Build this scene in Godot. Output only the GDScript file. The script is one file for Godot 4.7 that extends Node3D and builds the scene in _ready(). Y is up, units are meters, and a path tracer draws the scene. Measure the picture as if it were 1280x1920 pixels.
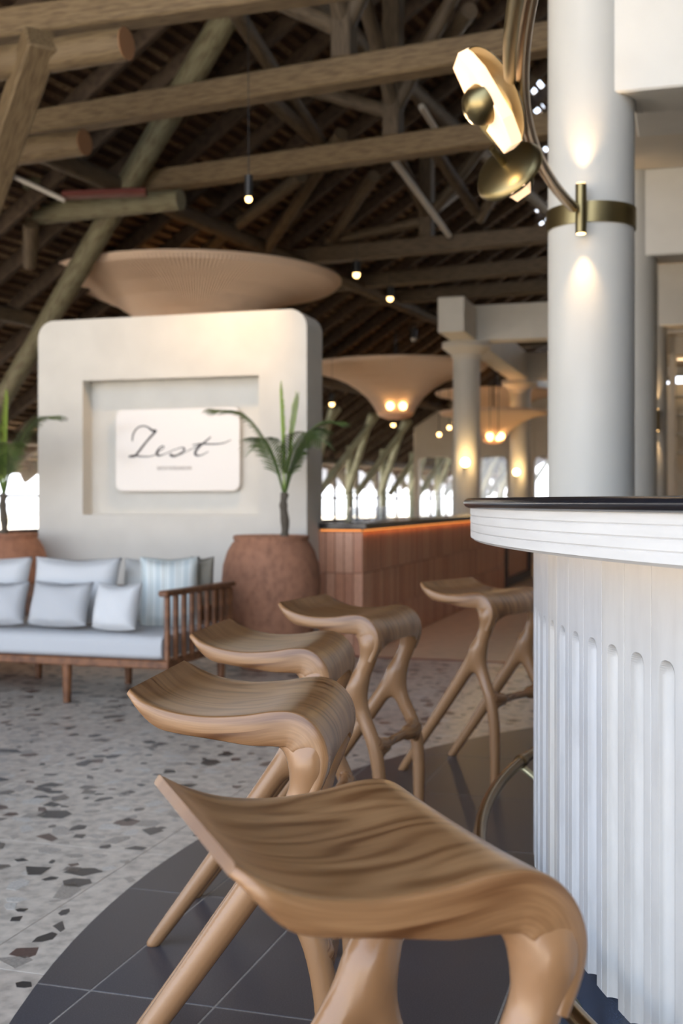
extends Node3D
# Beach-pavilion bar: y up, metres. The camera stands at the origin, 1.10 m up, looking along -Z; "d" below is depth (= -Z).
const F := 2189.0          # focal length in pixels of the 1280 x 1920 frame
const EYE := 1.10
const HORIZON := 940.0
const AX := 16.7           # the building's axis (tiles, columns, counters), degrees to the right of the view
const RX := 24.5           # the roof's axis
const BAR_X := 3.33        # centre of the round bar
const BAR_D := 2.45

var M := {}
var used_names := {}
var rng := RandomNumberGenerator.new()

# ---------------------------------------------------------------- places
func V(x: float, y: float, d: float) -> Vector3:
	return Vector3(x, y, -d)
func ray(u: float, v: float) -> Vector3:
	return Vector3((u - 640.0) / F, (HORIZON - v) / F, -1.0)
func at(u: float, v: float, d: float) -> Vector3:
	return Vector3(0, EYE, 0) + ray(u, v) * d
func on_floor(u: float, v: float) -> Vector3:
	return at(u, v, EYE * F / (v - HORIZON))
func on_plane(u: float, v: float, p: Vector3, n: Vector3) -> Vector3:
	var o := Vector3(0, EYE, 0)
	var r := ray(u, v)
	return o + r * ((p - o).dot(n) / r.dot(n))
func R(s: float, t: float, y: float) -> Vector3:      # roof frame
	var c := cos(deg_to_rad(RX)); var k := sin(deg_to_rad(RX))
	return V(s * c + t * k, y, -s * k + t * c)
func B(s: float, t: float, y: float) -> Vector3:      # building frame
	var c := cos(deg_to_rad(AX)); var k := sin(deg_to_rad(AX))
	return V(s * c + t * k, y, -s * k + t * c)
func from_B(p: Vector3) -> Vector2:
	var c := cos(deg_to_rad(AX)); var k := sin(deg_to_rad(AX))
	return Vector2(p.x * c + p.z * k, p.x * k - p.z * c)
func around(th: float, r: float, y: float) -> Vector3:   # round the bar; 0 points straight at -X, growing away from the camera
	return V(BAR_X - r * cos(th), y, BAR_D + r * sin(th))

# ---------------------------------------------------------------- nodes
func numbered(called: String) -> String:
	used_names[called] = used_names.get(called, -1) + 1
	return called if used_names[called] == 0 else "%s_%03d" % [called, used_names[called]]
func tag(o: Node3D, label: String, category: String, group := "", kind := "") -> Node3D:
	o.set_meta("label", label)
	if category: o.set_meta("category", category)
	if group: o.set_meta("group", group)
	if kind: o.set_meta("kind", kind)
	return o
func thing(called: String, label: String, category: String, where := Vector3.ZERO, turn := 0.0, group := "", kind := "") -> Node3D:
	var o := Node3D.new()
	o.name = numbered(called)
	add_child(o)
	o.position = where
	o.rotation.y = turn
	return tag(o, label, category, group, kind)
func obj(called: String, mesh: Mesh, m: Material, parent: Node = null, tf := Transform3D()) -> MeshInstance3D:
	var o := MeshInstance3D.new()
	o.mesh = mesh
	o.material_override = m
	o.transform = tf
	if parent == null or parent == self:
		o.name = numbered(called)
		add_child(o)
	else:
		o.name = called
		parent.add_child(o, true)
	return o
func copy(o: Node3D, called: String) -> Node3D:
	var c := o.duplicate()
	c.name = numbered(called)
	add_child(c)
	return c
func spot(parent: Node, p: Vector3, towards: Vector3, col: Color, energy: float, angle: float, size := 0.03, soft := 1.0) -> void:
	var l := SpotLight3D.new()
	l.name = "spot_light"
	parent.add_child(l, true)
	var up := Vector3.UP if absf(towards.normalized().y) < 0.95 else Vector3.RIGHT
	l.transform = Transform3D(Basis.looking_at(towards, up), p)
	l.light_color = col; l.light_energy = energy; l.spot_angle = angle; l.light_size = size
	l.spot_angle_attenuation = soft; l.spot_range = 30.0; l.spot_attenuation = 2.0; l.shadow_enabled = true
func omni(parent: Node, p: Vector3, col: Color, energy: float, size := 0.05) -> void:
	var l := OmniLight3D.new()
	l.name = "bulb_light"
	parent.add_child(l, true)
	l.position = p
	l.light_color = col; l.light_energy = energy; l.light_size = size; l.omni_range = 30.0; l.omni_attenuation = 2.0; l.shadow_enabled = true

# ---------------------------------------------------------------- mesh building
func make(vs: PackedVector3Array, ix: PackedInt32Array, flat := false, uv := PackedVector2Array(), closed := true) -> ArrayMesh:
	if closed:
		var vol := 0.0
		for i in range(0, ix.size(), 3):
			vol += vs[ix[i]].dot(vs[ix[i + 1]].cross(vs[ix[i + 2]]))
		if vol > 0.0:       # Godot's front faces run clockwise
			for i in range(0, ix.size(), 3):
				var k := ix[i]; ix[i] = ix[i + 1]; ix[i + 1] = k
	var has_uv := uv.size() == vs.size()
	var nv := vs; var nx := ix; var nu := uv
	var ns := PackedVector3Array()
	if flat:
		nv = PackedVector3Array(); nu = PackedVector2Array(); nx = PackedInt32Array()
		for i in range(0, ix.size(), 3):
			var a := vs[ix[i]]; var b := vs[ix[i + 1]]; var c := vs[ix[i + 2]]
			var n := (c - a).cross(b - a).normalized()
			for k in 3:
				nx.append(nv.size()); nv.append(vs[ix[i + k]]); ns.append(n)
				if has_uv: nu.append(uv[ix[i + k]])
	else:
		ns.resize(vs.size())
		for i in range(0, ix.size(), 3):
			var a := vs[ix[i]]; var b := vs[ix[i + 1]]; var c := vs[ix[i + 2]]
			var n := (c - a).cross(b - a)
			for k in 3: ns[ix[i + k]] += n
		for i in ns.size(): ns[i] = ns[i].normalized() if ns[i].length_squared() > 1e-20 else Vector3.UP
	var arr := []
	arr.resize(Mesh.ARRAY_MAX)
	arr[Mesh.ARRAY_VERTEX] = nv
	arr[Mesh.ARRAY_NORMAL] = ns
	if has_uv: arr[Mesh.ARRAY_TEX_UV] = nu
	arr[Mesh.ARRAY_INDEX] = nx
	var m := ArrayMesh.new()
	m.add_surface_from_arrays(Mesh.PRIMITIVE_TRIANGLES, arr)
	return m

# rows x cols of points -> surface; wrap joins the last column to the first, cap closes first and last row
func sheet(rows: Array, wrap := false, cap := false, flat := false, uvs := [], closed := true) -> ArrayMesh:
	var vs := PackedVector3Array(); var ix := PackedInt32Array(); var uv := PackedVector2Array()
	var nc: int = rows[0].size()
	for r in rows.size():
		for c in nc:
			vs.append(rows[r][c])
			if uvs: uv.append(uvs[r][c])
	var last := nc if wrap else nc - 1
	for r in rows.size() - 1:
		for c in last:
			var a := r * nc + c; var b := r * nc + (c + 1) % nc
			ix.append_array(PackedInt32Array([a, b, a + nc, b, b + nc, a + nc]))
	if cap:
		for e in [0, rows.size() - 1]:
			var mid := Vector3.ZERO
			for c in nc: mid += rows[e][c]
			var first := vs.size()
			vs.append(mid / nc)
			if uvs: uv.append(uvs[e][0])
			for c in nc:
				vs.append(rows[e][c])
				if uvs: uv.append(uvs[e][c])
			for c in last:
				var a: int = first + 1 + c; var b: int = first + 1 + (c + 1) % nc
				ix.append_array(PackedInt32Array([first, b, a] if e == 0 else [first, a, b]))
	return make(vs, ix, flat, uv, closed)

func box(size: Vector3, bevel := 0.004, off := Vector3.ZERO) -> ArrayMesh:
	var h := size / 2.0
	var bv := minf(bevel, minf(h.x, minf(h.y, h.z)) * 0.8)
	var vs := PackedVector3Array(); var ix := PackedInt32Array()
	for i in 8:
		var s := Vector3(1 if i & 1 else -1, 1 if i & 2 else -1, 1 if i & 4 else -1)
		for k in 3:
			var q := h
			for j in 3:
				if j != k: q[j] -= bv
			vs.append(q * s + off)
	var id := func(x: int, y: int, z: int, k: int) -> int: return (x + 2 * y + 4 * z) * 3 + k
	var quads := []
	for s in 2:
		quads.append([id.call(s, 0, 0, 0), id.call(s, 1, 0, 0), id.call(s, 1, 1, 0), id.call(s, 0, 1, 0)])
		quads.append([id.call(0, s, 0, 1), id.call(0, s, 1, 1), id.call(1, s, 1, 1), id.call(1, s, 0, 1)])
		quads.append([id.call(0, 0, s, 2), id.call(1, 0, s, 2), id.call(1, 1, s, 2), id.call(0, 1, s, 2)])
	for p in 2:
		for q in 2:
			quads.append([id.call(p, q, 0, 0), id.call(p, q, 1, 0), id.call(p, q, 1, 1), id.call(p, q, 0, 1)])
			quads.append([id.call(p, 0, q, 0), id.call(p, 1, q, 0), id.call(p, 1, q, 2), id.call(p, 0, q, 2)])
			quads.append([id.call(0, p, q, 1), id.call(1, p, q, 1), id.call(1, p, q, 2), id.call(0, p, q, 2)])
	var tris := []
	for q in quads:
		tris.append([q[0], q[1], q[2]]); tris.append([q[0], q[2], q[3]])
	for i in 8: tris.append([i * 3, i * 3 + 1, i * 3 + 2])
	for t in tris:
		var n: Vector3 = (vs[t[1]] - vs[t[0]]).cross(vs[t[2]] - vs[t[0]])
		if n.dot(vs[t[0]] + vs[t[1]] + vs[t[2]] - 3.0 * off) > 0.0: ix.append_array(PackedInt32Array([t[0], t[2], t[1]]))
		else: ix.append_array(PackedInt32Array([t[0], t[1], t[2]]))
	return make(vs, ix, true, PackedVector2Array(), false)

func tube(path: PackedVector3Array, radii: Array, sides := 12, loop := false, squash := 1.0) -> ArrayMesh:
	var rows := []; var uvs := []
	var n := path.size()
	var up := Vector3.UP
	var t0 := (path[1] - path[0]).normalized()
	if absf(t0.dot(up)) > 0.95: up = Vector3.RIGHT
	var side := t0.cross(up).normalized()
	var run := 0.0
	for i in n + (1 if loop else 0):
		var k := i % n
		var a: Vector3 = path[(k - 1 + n) % n] if loop or k > 0 else path[0]
		var b: Vector3 = path[(k + 1) % n] if loop or k < n - 1 else path[n - 1]
		var t := (b - a).normalized()
		side = (side - t * side.dot(t)).normalized()
		var nor := side.cross(t)
		var r: float = radii[k % radii.size()] if radii.size() > 1 else radii[0]
		var ring := []; var ru := []
		for j in sides:
			var ang := TAU * j / sides
			ring.append(path[k] + side * (cos(ang) * r) + nor * (sin(ang) * r * squash))
			ru.append(Vector2(float(j) / sides * TAU * r, run))
		rows.append(ring); uvs.append(ru)
		if i < n: run += path[k].distance_to(b)
	return sheet(rows, true, not loop, false, uvs)

func lathe(profile: Array, segs := 32, sharp := false, a0 := 0.0, a1 := TAU) -> ArrayMesh:
	var rows := []
	var prof := []
	for i in profile.size():
		prof.append(profile[i])
		if sharp and i > 0 and i < profile.size() - 1: prof.append(profile[i])
	var whole := absf(a1 - a0 - TAU) < 1e-4
	for p in prof:
		var ring := []
		for j in segs + (0 if whole else 1):
			var a := a0 + (a1 - a0) * j / segs
			ring.append(Vector3(cos(a) * p.x, p.y, sin(a) * p.x))
		rows.append(ring)
	if not sharp: return sheet(rows, whole)
	var vs := PackedVector3Array(); var ix := PackedInt32Array()
	var nc: int = rows[0].size()
	for r in rows: vs.append_array(PackedVector3Array(r))
	for k in profile.size() - 1:
		var r := k * 2
		for c in (nc if whole else nc - 1):
			var a := r * nc + c; var b := r * nc + (c + 1) % nc
			ix.append_array(PackedInt32Array([a, b, a + nc, b, b + nc, a + nc]))
	return make(vs, ix)

func extrude(poly: PackedVector2Array, y0: float, y1: float, bevel := 0.0) -> ArrayMesh:   # polygon in (x, z), raised along y
	if Geometry2D.is_polygon_clockwise(poly): poly.reverse()
	var tri := Geometry2D.triangulate_polygon(poly)
	var vs := PackedVector3Array(); var ix := PackedInt32Array()
	var n := poly.size()
	var mid := Vector2.ZERO
	for p in poly: mid += p
	mid /= n
	var inner := PackedVector2Array()
	for p in poly: inner.append(p - (p - mid).limit_length(bevel))
	for p in poly: vs.append(Vector3(p.x, y0, p.y))
	for p in poly: vs.append(Vector3(p.x, y1 - bevel, p.y))
	for p in inner: vs.append(Vector3(p.x, y1, p.y))
	for i in range(0, tri.size(), 3):
		ix.append_array(PackedInt32Array([tri[i], tri[i + 1], tri[i + 2]]))
		ix.append_array(PackedInt32Array([2 * n + tri[i], 2 * n + tri[i + 2], 2 * n + tri[i + 1]]))
	var ccw := 0.0
	if tri.size() > 2: ccw = (poly[tri[1]] - poly[tri[0]]).cross(poly[tri[2]] - poly[tri[0]])
	for i in n:
		var j := (i + 1) % n
		for l in 2:
			var a := l * n + i; var b := l * n + j
			if ccw > 0: ix.append_array(PackedInt32Array([a, a + n, b, b, a + n, b + n]))
			else: ix.append_array(PackedInt32Array([a, b, a + n, b, b + n, a + n]))
	return make(vs, ix, true)

func upright(tf := Transform3D()) -> Transform3D:      # turns an extrusion so that polygon x, y stand upright and its thickness runs along +z
	return tf * Transform3D(Basis(Vector3(1, 0, 0), Vector3(0, 0, 1), Vector3(0, 1, 0)), Vector3.ZERO)

func rounded(x0: float, y0: float, x1: float, y1: float, r: Array, n := 7) -> PackedVector2Array:  # corners: bottom-left, bottom-right, top-right, top-left
	var out := PackedVector2Array()
	var cs := [Vector2(x0 + r[0], y0 + r[0]), Vector2(x1 - r[1], y0 + r[1]), Vector2(x1 - r[2], y1 - r[2]), Vector2(x0 + r[3], y1 - r[3])]
	for k in 4:
		if r[k] <= 0.0:
			out.append(cs[k])
			continue
		for i in n + 1:
			var a: float = PI + k * PI / 2 + i * PI / 2 / n
			out.append(cs[k] + Vector2(cos(a), sin(a)) * r[k])
	return out

func spline(pts: Array, per := 6) -> PackedVector3Array:
	var c := Curve3D.new()
	for i in pts.size():
		var a: Vector3 = pts[maxi(i - 1, 0)]; var b: Vector3 = pts[mini(i + 1, pts.size() - 1)]
		var t := (b - a) / 6.0
		c.add_point(pts[i], -t, t)
	var out := PackedVector3Array()
	for i in pts.size() - 1:
		for k in per: out.append(c.sample(i, float(k) / per))
	out.append(pts[pts.size() - 1])
	return out

# a beam from a to b; up gives the way its height runs
func beam(called: String, a: Vector3, b: Vector3, w: float, h: float, m: Material, parent: Node, up := Vector3.UP, bevel := 0.012) -> MeshInstance3D:
	var z := (b - a).normalized()
	var x := up.cross(z).normalized()
	var y := z.cross(x)
	return obj(called, box(Vector3(w, h, a.distance_to(b)), bevel), m, parent, Transform3D(Basis(x, y, z), (a + b) / 2.0))
func pole(called: String, a: Vector3, b: Vector3, r: float, m: Material, parent: Node) -> MeshInstance3D:
	var n := 7
	var path := PackedVector3Array(); var rad := []
	var side := Vector3(rng.randf() - 0.5, rng.randf() - 0.5, rng.randf() - 0.5)
	var len := a.distance_to(b)
	for i in n + 1:
		var k := float(i) / n
		path.append(a.lerp(b, k) - (a + b) / 2.0 + side * (0.012 * len * sin(k * PI) * 0.4))
		rad.append(r * (1.06 - 0.12 * k) * (0.985 + 0.03 * rng.randf()))
	return obj(called, tube(path, rad, 12), m, parent, Transform3D(Basis(), (a + b) / 2.0))

# chains of tapered capsules, each a list of [point, radius]; the chains are joined by a smooth minimum and meshed as surface nets
func blend(chains: Array, cell: float, k: float) -> ArrayMesh:
	var lo := Vector3.INF; var hi := -Vector3.INF
	for ch in chains:
		for b in ch:
			var r: float = b[1] + 2.0 * cell
			lo = lo.min(b[0] - Vector3.ONE * r); hi = hi.max(b[0] + Vector3.ONE * r)
	var n := Vector3i(((hi - lo) / cell).ceil()) + Vector3i.ONE
	var field := PackedFloat32Array()
	field.resize(n.x * n.y * n.z)
	field.fill(1.0)
	for ch in chains:
		var own := {}
		for i in ch.size() - 1:
			var ra: float = ch[i][1]; var rb: float = ch[i + 1][1]
			var p: Vector3 = ch[i][0]; var p1: Vector3 = ch[i + 1][0]
			var r := maxf(ra, rb) + k + 2.0 * cell
			var d := p1 - p
			var dd := maxf(d.length_squared(), 1e-9)
			var blo := Vector3i((p.min(p1) - Vector3.ONE * r - lo) / cell).clamp(Vector3i.ZERO, n - Vector3i.ONE)
			var bhi := Vector3i((p.max(p1) + Vector3.ONE * r - lo) / cell).clamp(Vector3i.ZERO, n - Vector3i.ONE)
			for z in range(blo.z, bhi.z + 1):
				for y in range(blo.y, bhi.y + 1):
					for x in range(blo.x, bhi.x + 1):
						var q := lo + Vector3(x, y, z) * cell
						var t := clampf((q - p).dot(d) / dd, 0.0, 1.0)
						var dist := (q - p - d * t).length() - lerpf(ra, rb, t)
						var o := x + n.x * (y + n.y * z)
						if dist < own.get(o, 1.0): own[o] = dist
		for o in own:
			var dist: float = own[o]
			var old := field[o]
			var h := maxf(k - absf(old - dist), 0.0) / k
			field[o] = minf(old, dist) - h * h * k * 0.25
	var index := {}
	var vs := PackedVector3Array(); var ix := PackedInt32Array()
	var step := [1, n.x, n.x * n.y]
	var corner := []
	for c in 8: corner.append((c & 1) + ((c >> 1) & 1) * n.x + (c >> 2) * n.x * n.y)
	for z in n.z - 1:
		for y in n.y - 1:
			for x in n.x - 1:
				var o: int = x + n.x * (y + n.y * z)
				var inside := 0
				for c in 8:
					if field[o + corner[c]] < 0.0: inside += 1
				if inside == 0 or inside == 8: continue
				var sum := Vector3.ZERO; var cnt := 0
				for c in 8:
					for e in 3:
						if c & (1 << e): continue
						var fa := field[o + corner[c]]; var fb := field[o + corner[c | (1 << e)]]
						if (fa < 0.0) == (fb < 0.0): continue
						var pt := Vector3(c & 1, (c >> 1) & 1, c >> 2)
						pt[e] += fa / (fa - fb)
						sum += pt; cnt += 1
				index[o] = vs.size()
				vs.append(lo + (Vector3(x, y, z) + sum / cnt) * cell)
	for o in index:
		for e in 3:
			var fa := field[o]; var fb := field[o + step[e]]
			if (fa < 0.0) == (fb < 0.0): continue
			var s1: int = step[(e + 1) % 3]; var s2: int = step[(e + 2) % 3]
			if not (index.has(o - s1) and index.has(o - s2) and index.has(o - s1 - s2)): continue
			var a: int = index[o]; var b: int = index[o - s1]; var c: int = index[o - s1 - s2]; var d: int = index[o - s2]
			if fa < 0.0: ix.append_array(PackedInt32Array([a, b, c, a, c, d]))
			else: ix.append_array(PackedInt32Array([a, c, b, a, d, c]))
	# grain runs along the nearest chain: u along it, v across it
	var uv := PackedVector2Array()
	for q in vs:
		var best := 1e9; var at_uv := Vector2.ZERO
		for ch in chains:
			var run := 0.0
			for i in ch.size() - 1:
				var p: Vector3 = ch[i][0]; var d: Vector3 = ch[i + 1][0] - ch[i][0]
				var t := clampf((q - p).dot(d) / maxf(d.length_squared(), 1e-9), 0.0, 1.0)
				var off := q - p - d * t
				var dist := off.length() - lerpf(ch[i][1], ch[i + 1][1], t)
				if dist < best:
					best = dist
					var side := d.cross(Vector3.BACK).normalized() if absf(d.normalized().z) < 0.8 else Vector3.UP
					at_uv = Vector2(run + d.length() * t, off.dot(side) + 0.8 * off.z)
				run += d.length()
		uv.append(at_uv)
	return make(vs, ix, false, uv)

# a stuffed pillow w x h with pinched corners, standing in x, y, thick along z
func pillow(w: float, h: float, thick: float, sag := 0.0, n := 14) -> ArrayMesh:
	var rows := []; var uvs := []
	for i in n + 1:
		var row := []; var ru := []
		var v := -1.0 + 2.0 * i / n
		for j in n + 1:
			var u := -1.0 + 2.0 * j / n
			row.append(pillow_at(u, v, w, h, thick, 1.0, sag)); ru.append(Vector2(u * w / 2, v * h / 2))
		for j in range(n - 1, 0, -1):
			var u := -1.0 + 2.0 * j / n
			row.append(pillow_at(u, v, w, h, thick, -1.0, sag)); ru.append(Vector2(u * w / 2, v * h / 2))
		rows.append(row); uvs.append(ru)
	return sheet(rows, true, true, false, uvs)
func pillow_at(u: float, v: float, w: float, h: float, thick: float, s: float, sag: float) -> Vector3:
	var e := pow(maxf(0.0, (1.0 - pow(absf(u), 2.6)) * (1.0 - pow(absf(v), 2.6))), 0.42)
	var x := u * (1.0 - 0.055 * (1.0 - v * v)) * w / 2
	var y := v * (1.0 - 0.055 * (1.0 - u * u)) * h / 2
	return Vector3(x, y - sag * (1.0 - u * u) * 0.02, s * e * thick / 2 * (1.0 + 0.06 * sin(u * 5.0 + v * 3.0)))

# ---------------------------------------------------------------- materials
func noise_tex(seed_: int, freq: float, ramp: Array, octaves := 4, size := 512, kind := FastNoiseLite.TYPE_SIMPLEX_SMOOTH) -> NoiseTexture2D:
	var f := FastNoiseLite.new()
	f.seed = seed_; f.frequency = freq; f.fractal_octaves = octaves; f.noise_type = kind
	var g := Gradient.new()
	g.offsets = PackedFloat32Array(); g.colors = PackedColorArray()
	var offs := PackedFloat32Array(); var cols := PackedColorArray()
	for r in ramp:
		offs.append(r[0]); cols.append(r[1])
	g.offsets = offs; g.colors = cols
	var t := NoiseTexture2D.new()
	t.width = size; t.height = size; t.seamless = true; t.noise = f; t.color_ramp = g
	return t
func grey(v: float) -> Color:
	return Color(v, v, v)
func mat(called: String, c: Color, rough := 0.6, metal := 0.0) -> StandardMaterial3D:
	var m := StandardMaterial3D.new()
	m.resource_name = called
	m.albedo_color = c; m.roughness = rough; m.metallic = metal
	M[called] = m
	return m
func grain(m: StandardMaterial3D, tex: Texture2D, scale: Vector3, world := false, bump := 0.0, bump_tex: Texture2D = null) -> StandardMaterial3D:
	m.albedo_texture = tex
	m.uv1_triplanar = true; m.uv1_world_triplanar = world; m.uv1_scale = scale
	if bump > 0.0:
		m.heightmap_enabled = true; m.heightmap_scale = bump
		m.heightmap_texture = bump_tex if bump_tex else tex
	return m
func glow(called: String, c: Color, energy: float) -> StandardMaterial3D:
	var m := mat(called, c, 0.5)
	m.emission_enabled = true; m.emission = c; m.emission_energy_multiplier = energy
	return m

func wood_texture(seed_: int) -> ImageTexture:      # one metre of board along x: flame figure with fine fibres
	var f := FastNoiseLite.new()
	f.seed = seed_; f.frequency = 1.0; f.fractal_octaves = 2
	var g := FastNoiseLite.new()
	g.seed = seed_ + 1; g.frequency = 1.0; g.fractal_octaves = 2
	var w := 640; var h := 448
	var im := Image.create(w, h, false, Image.FORMAT_RGB8)
	var light := Color(1.0, 0.975, 0.94); var dark := Color(0.50, 0.385, 0.28)
	for y in h:
		for x in w:
			var u := float(x) / w; var v := float(y) / h
			var bend := f.get_noise_2d(u * 1.6, v * 2.2)
			var ring := 0.5 + 0.5 * sin((v * 5.0 + bend * 2.6) * TAU)
			var fibre := 0.5 + 0.5 * g.get_noise_2d(u * 9.0, v * 110.0)
			var broad := 0.5 + 0.5 * f.get_noise_2d(u * 2.5 + 40.0, v * 9.0)
			var k := clampf(0.40 * pow(ring, 2.2) * broad * 1.6 + 0.30 * fibre + 0.34 * broad - 0.14, 0.0, 1.0)
			im.set_pixel(x, y, light.lerp(dark, k))
	return ImageTexture.create_from_image(im)
func make_materials() -> void:
	var soft := noise_tex(3, 0.012, [[0.0, grey(0.90)], [0.5, grey(0.97)], [1.0, Color.WHITE]], 5)
	var wash := noise_tex(4, 0.006, [[0.0, grey(0.955)], [1.0, Color.WHITE]], 3)
	var blotch := noise_tex(5, 0.02, [[0.0, grey(0.72)], [0.5, grey(0.9)], [1.0, Color.WHITE]], 5)
	var streak := noise_tex(9, 0.02, [[0.0, Color(0.62, 0.56, 0.5)], [0.35, Color(0.82, 0.79, 0.75)], [0.6, Color(0.95, 0.93, 0.9)], [1.0, Color.WHITE]], 5)
	var fine := noise_tex(11, 0.09, [[0.0, grey(0.80)], [1.0, Color.WHITE]], 4)
	var speck := noise_tex(13, 0.22, [[0.0, grey(0.62)], [0.55, grey(0.78)], [0.72, grey(0.85)], [0.8, Color.WHITE], [1.0, Color(1.0, 1.0, 1.0)]], 2)
	# the oiled teak of the stools: seats are mapped along their length, legs triplanar with the grain along the height
	var teak := wood_texture(21)
	var m := mat("teak_seat", Color(0.555, 0.43, 0.305), 0.29)
	m.albedo_texture = teak; m.uv1_scale = Vector3(1.0, 2.2, 1); m.uv1_offset = Vector3(0.15, 0.5, 0)
	m.heightmap_enabled = true; m.heightmap_scale = 0.01; m.heightmap_texture = teak
	m = mat("teak_leg", Color(0.57, 0.445, 0.325), 0.27)
	m.albedo_texture = teak; m.uv1_scale = Vector3(1.0, 9.0, 1); m.uv1_offset = Vector3(0.1, 0.5, 0)
	m.heightmap_enabled = true; m.heightmap_scale = 0.01; m.heightmap_texture = teak
	m = grain(mat("sofa_wood", Color(0.50, 0.33, 0.21), 0.5), streak, Vector3(1.2, 1.2, 1.2))
	# bar
	m = grain(mat("bar_panel", Color(0.75, 0.745, 0.73), 0.42), soft, Vector3(3.1, 0.7, 3.1), true)
	m = grain(mat("bar_panel_cool", Color(0.738, 0.742, 0.745), 0.42), soft, Vector3(3.1, 0.7, 3.1), true)
	m = grain(mat("bar_panel_warm", Color(0.758, 0.75, 0.732), 0.42), soft, Vector3(3.1, 0.7, 3.1), true)
	m = grain(mat("bar_apron", Color(0.75, 0.745, 0.73), 0.38), soft, Vector3(0.6, 6.0, 0.6), true)
	mat("bar_top", Color(0.075, 0.082, 0.105), 0.24)
	m = grain(mat("bar_plinth", Color(0.29, 0.34, 0.43), 0.22), speck, Vector3(3, 3, 3), true)
	m = mat("brass", Color(0.56, 0.465, 0.335), 0.26, 1.0)
	m = mat("brass_dull", Color(0.51, 0.46, 0.325), 0.36, 1.0)
	m = mat("brass_pale", Color(0.80, 0.78, 0.64), 0.33, 0.85)
	# floor
	m = grain(mat("slate", Color(0.335, 0.32, 0.335), 0.38), speck, Vector3(2.2, 2.2, 2.2), true, 0.01, fine)
	m = grain(mat("slate_warm", Color(0.35, 0.33, 0.335), 0.38), speck, Vector3(2.2, 2.2, 2.2), true, 0.01, fine)
	m = grain(mat("slate_cool", Color(0.32, 0.312, 0.335), 0.38), speck, Vector3(2.2, 2.2, 2.2), true, 0.01, fine)
	grain(mat("grout", Color(0.60, 0.57, 0.54), 0.85), fine, Vector3(2, 2, 2), true)
	grain(mat("terrazzo", Color(0.745, 0.695, 0.64), 0.36), blotch, Vector3(1.6, 1.6, 1.6), true)
	grain(mat("terrazzo_pale", Color(0.77, 0.725, 0.67), 0.38), blotch, Vector3(1.6, 1.6, 1.6), true)
	var chips := [Color(0.20, 0.185, 0.185), Color(0.27, 0.25, 0.245), Color(0.36, 0.275, 0.245), Color(0.42, 0.38, 0.35), Color(0.60, 0.565, 0.525), Color(0.66, 0.625, 0.585), Color(0.76, 0.735, 0.70)]
	for i in chips.size(): grain(mat("chip_%d" % i, chips[i], 0.32), blotch, Vector3(9, 9, 9), true)
	grain(mat("tan_floor", Color(0.80, 0.695, 0.575), 0.55), soft, Vector3(1, 1, 1), true)
	mat("terracotta_strip", Color(0.48, 0.27, 0.20), 0.6)
	grain(mat("ground", Color(0.66, 0.63, 0.58), 0.9), blotch, Vector3(0.3, 0.3, 0.3), true)
	# walls
	grain(mat("plaster", Color(0.80, 0.79, 0.755), 0.8), wash, Vector3(0.9, 0.9, 0.9), true, 0.004, fine)
	grain(mat("plaster_warm", Color(0.80, 0.765, 0.70), 0.85), wash, Vector3(0.7, 0.7, 0.7), true, 0.004, fine)
	grain(mat("column_paint", Color(0.725, 0.72, 0.69), 0.6), wash, Vector3(1.3, 0.5, 1.3), true)
	mat("sign_white", Color(0.84, 0.82, 0.79), 0.16)
	mat("sign_letter", Color(0.16, 0.13, 0.12), 0.4)
	mat("sign_grey", Color(0.62, 0.58, 0.55), 0.5)
	# roof
	for q in [["timber", Color(0.425, 0.365, 0.265)], ["timber_dark", Color(0.34, 0.295, 0.23)]]:
		grain(mat(q[0], q[1], 0.7), streak, Vector3(4.5, 4.5, 0.5), false, 0.08, fine)
	for q in [["timber_round", Color(0.425, 0.365, 0.265)], ["timber_dark_round", Color(0.34, 0.295, 0.23)], ["pole_green", Color(0.46, 0.45, 0.36)], ["pole_pale", Color(0.72, 0.77, 0.70)]]:
		m = mat(q[0], q[1], 0.7)
		m.albedo_texture = streak; m.uv1_scale = Vector3(3.5, 0.45, 1)
	grain(mat("timber_end", Color(0.58, 0.42, 0.28), 0.8), fine, Vector3(3, 3, 3), true)
	grain(mat("rafter", Color(0.29, 0.24, 0.19), 0.85), streak, Vector3(0.8, 0.8, 0.8), true)
	grain(mat("batten", Color(0.53, 0.45, 0.36), 0.85), streak, Vector3(1.7, 1.7, 1.7), true)
	grain(mat("batten_dark", Color(0.40, 0.325, 0.25), 0.85), streak, Vector3(1.7, 1.7, 1.7), true)
	grain(mat("shingle", Color(0.32, 0.245, 0.195), 0.95), blotch, Vector3(1.4, 1.4, 1.4), true)
	# things
	m = grain(mat("rattan", Color(0.93, 0.83, 0.73), 0.75), fine, Vector3(3, 3, 3))
	m.backlight_enabled = true; m.backlight = Color(0.42, 0.30, 0.2)
	grain(mat("clay", Color(0.655, 0.46, 0.35), 0.8), blotch, Vector3(1.6, 1.1, 1.6), false, 0.1, fine)
	mat("red_paint", Color(0.36, 0.14, 0.11), 0.6)
	mat("soil", Color(0.16, 0.12, 0.09), 1.0)
	for q in [["linen_white", Color(0.86, 0.865, 0.865)], ["linen_grey", Color(0.77, 0.775, 0.78)], ["linen_cream", Color(0.83, 0.83, 0.81)], ["linen_stone", Color(0.58, 0.555, 0.50)], ["mattress", Color(0.78, 0.785, 0.79)]]:
		m = grain(mat(q[0], q[1], 0.95), fine, Vector3(14, 14, 14), false, 0.05, fine)
		m.rim_enabled = true; m.rim = 0.3
	var im := Image.create(256, 8, false, Image.FORMAT_RGB8)
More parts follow.
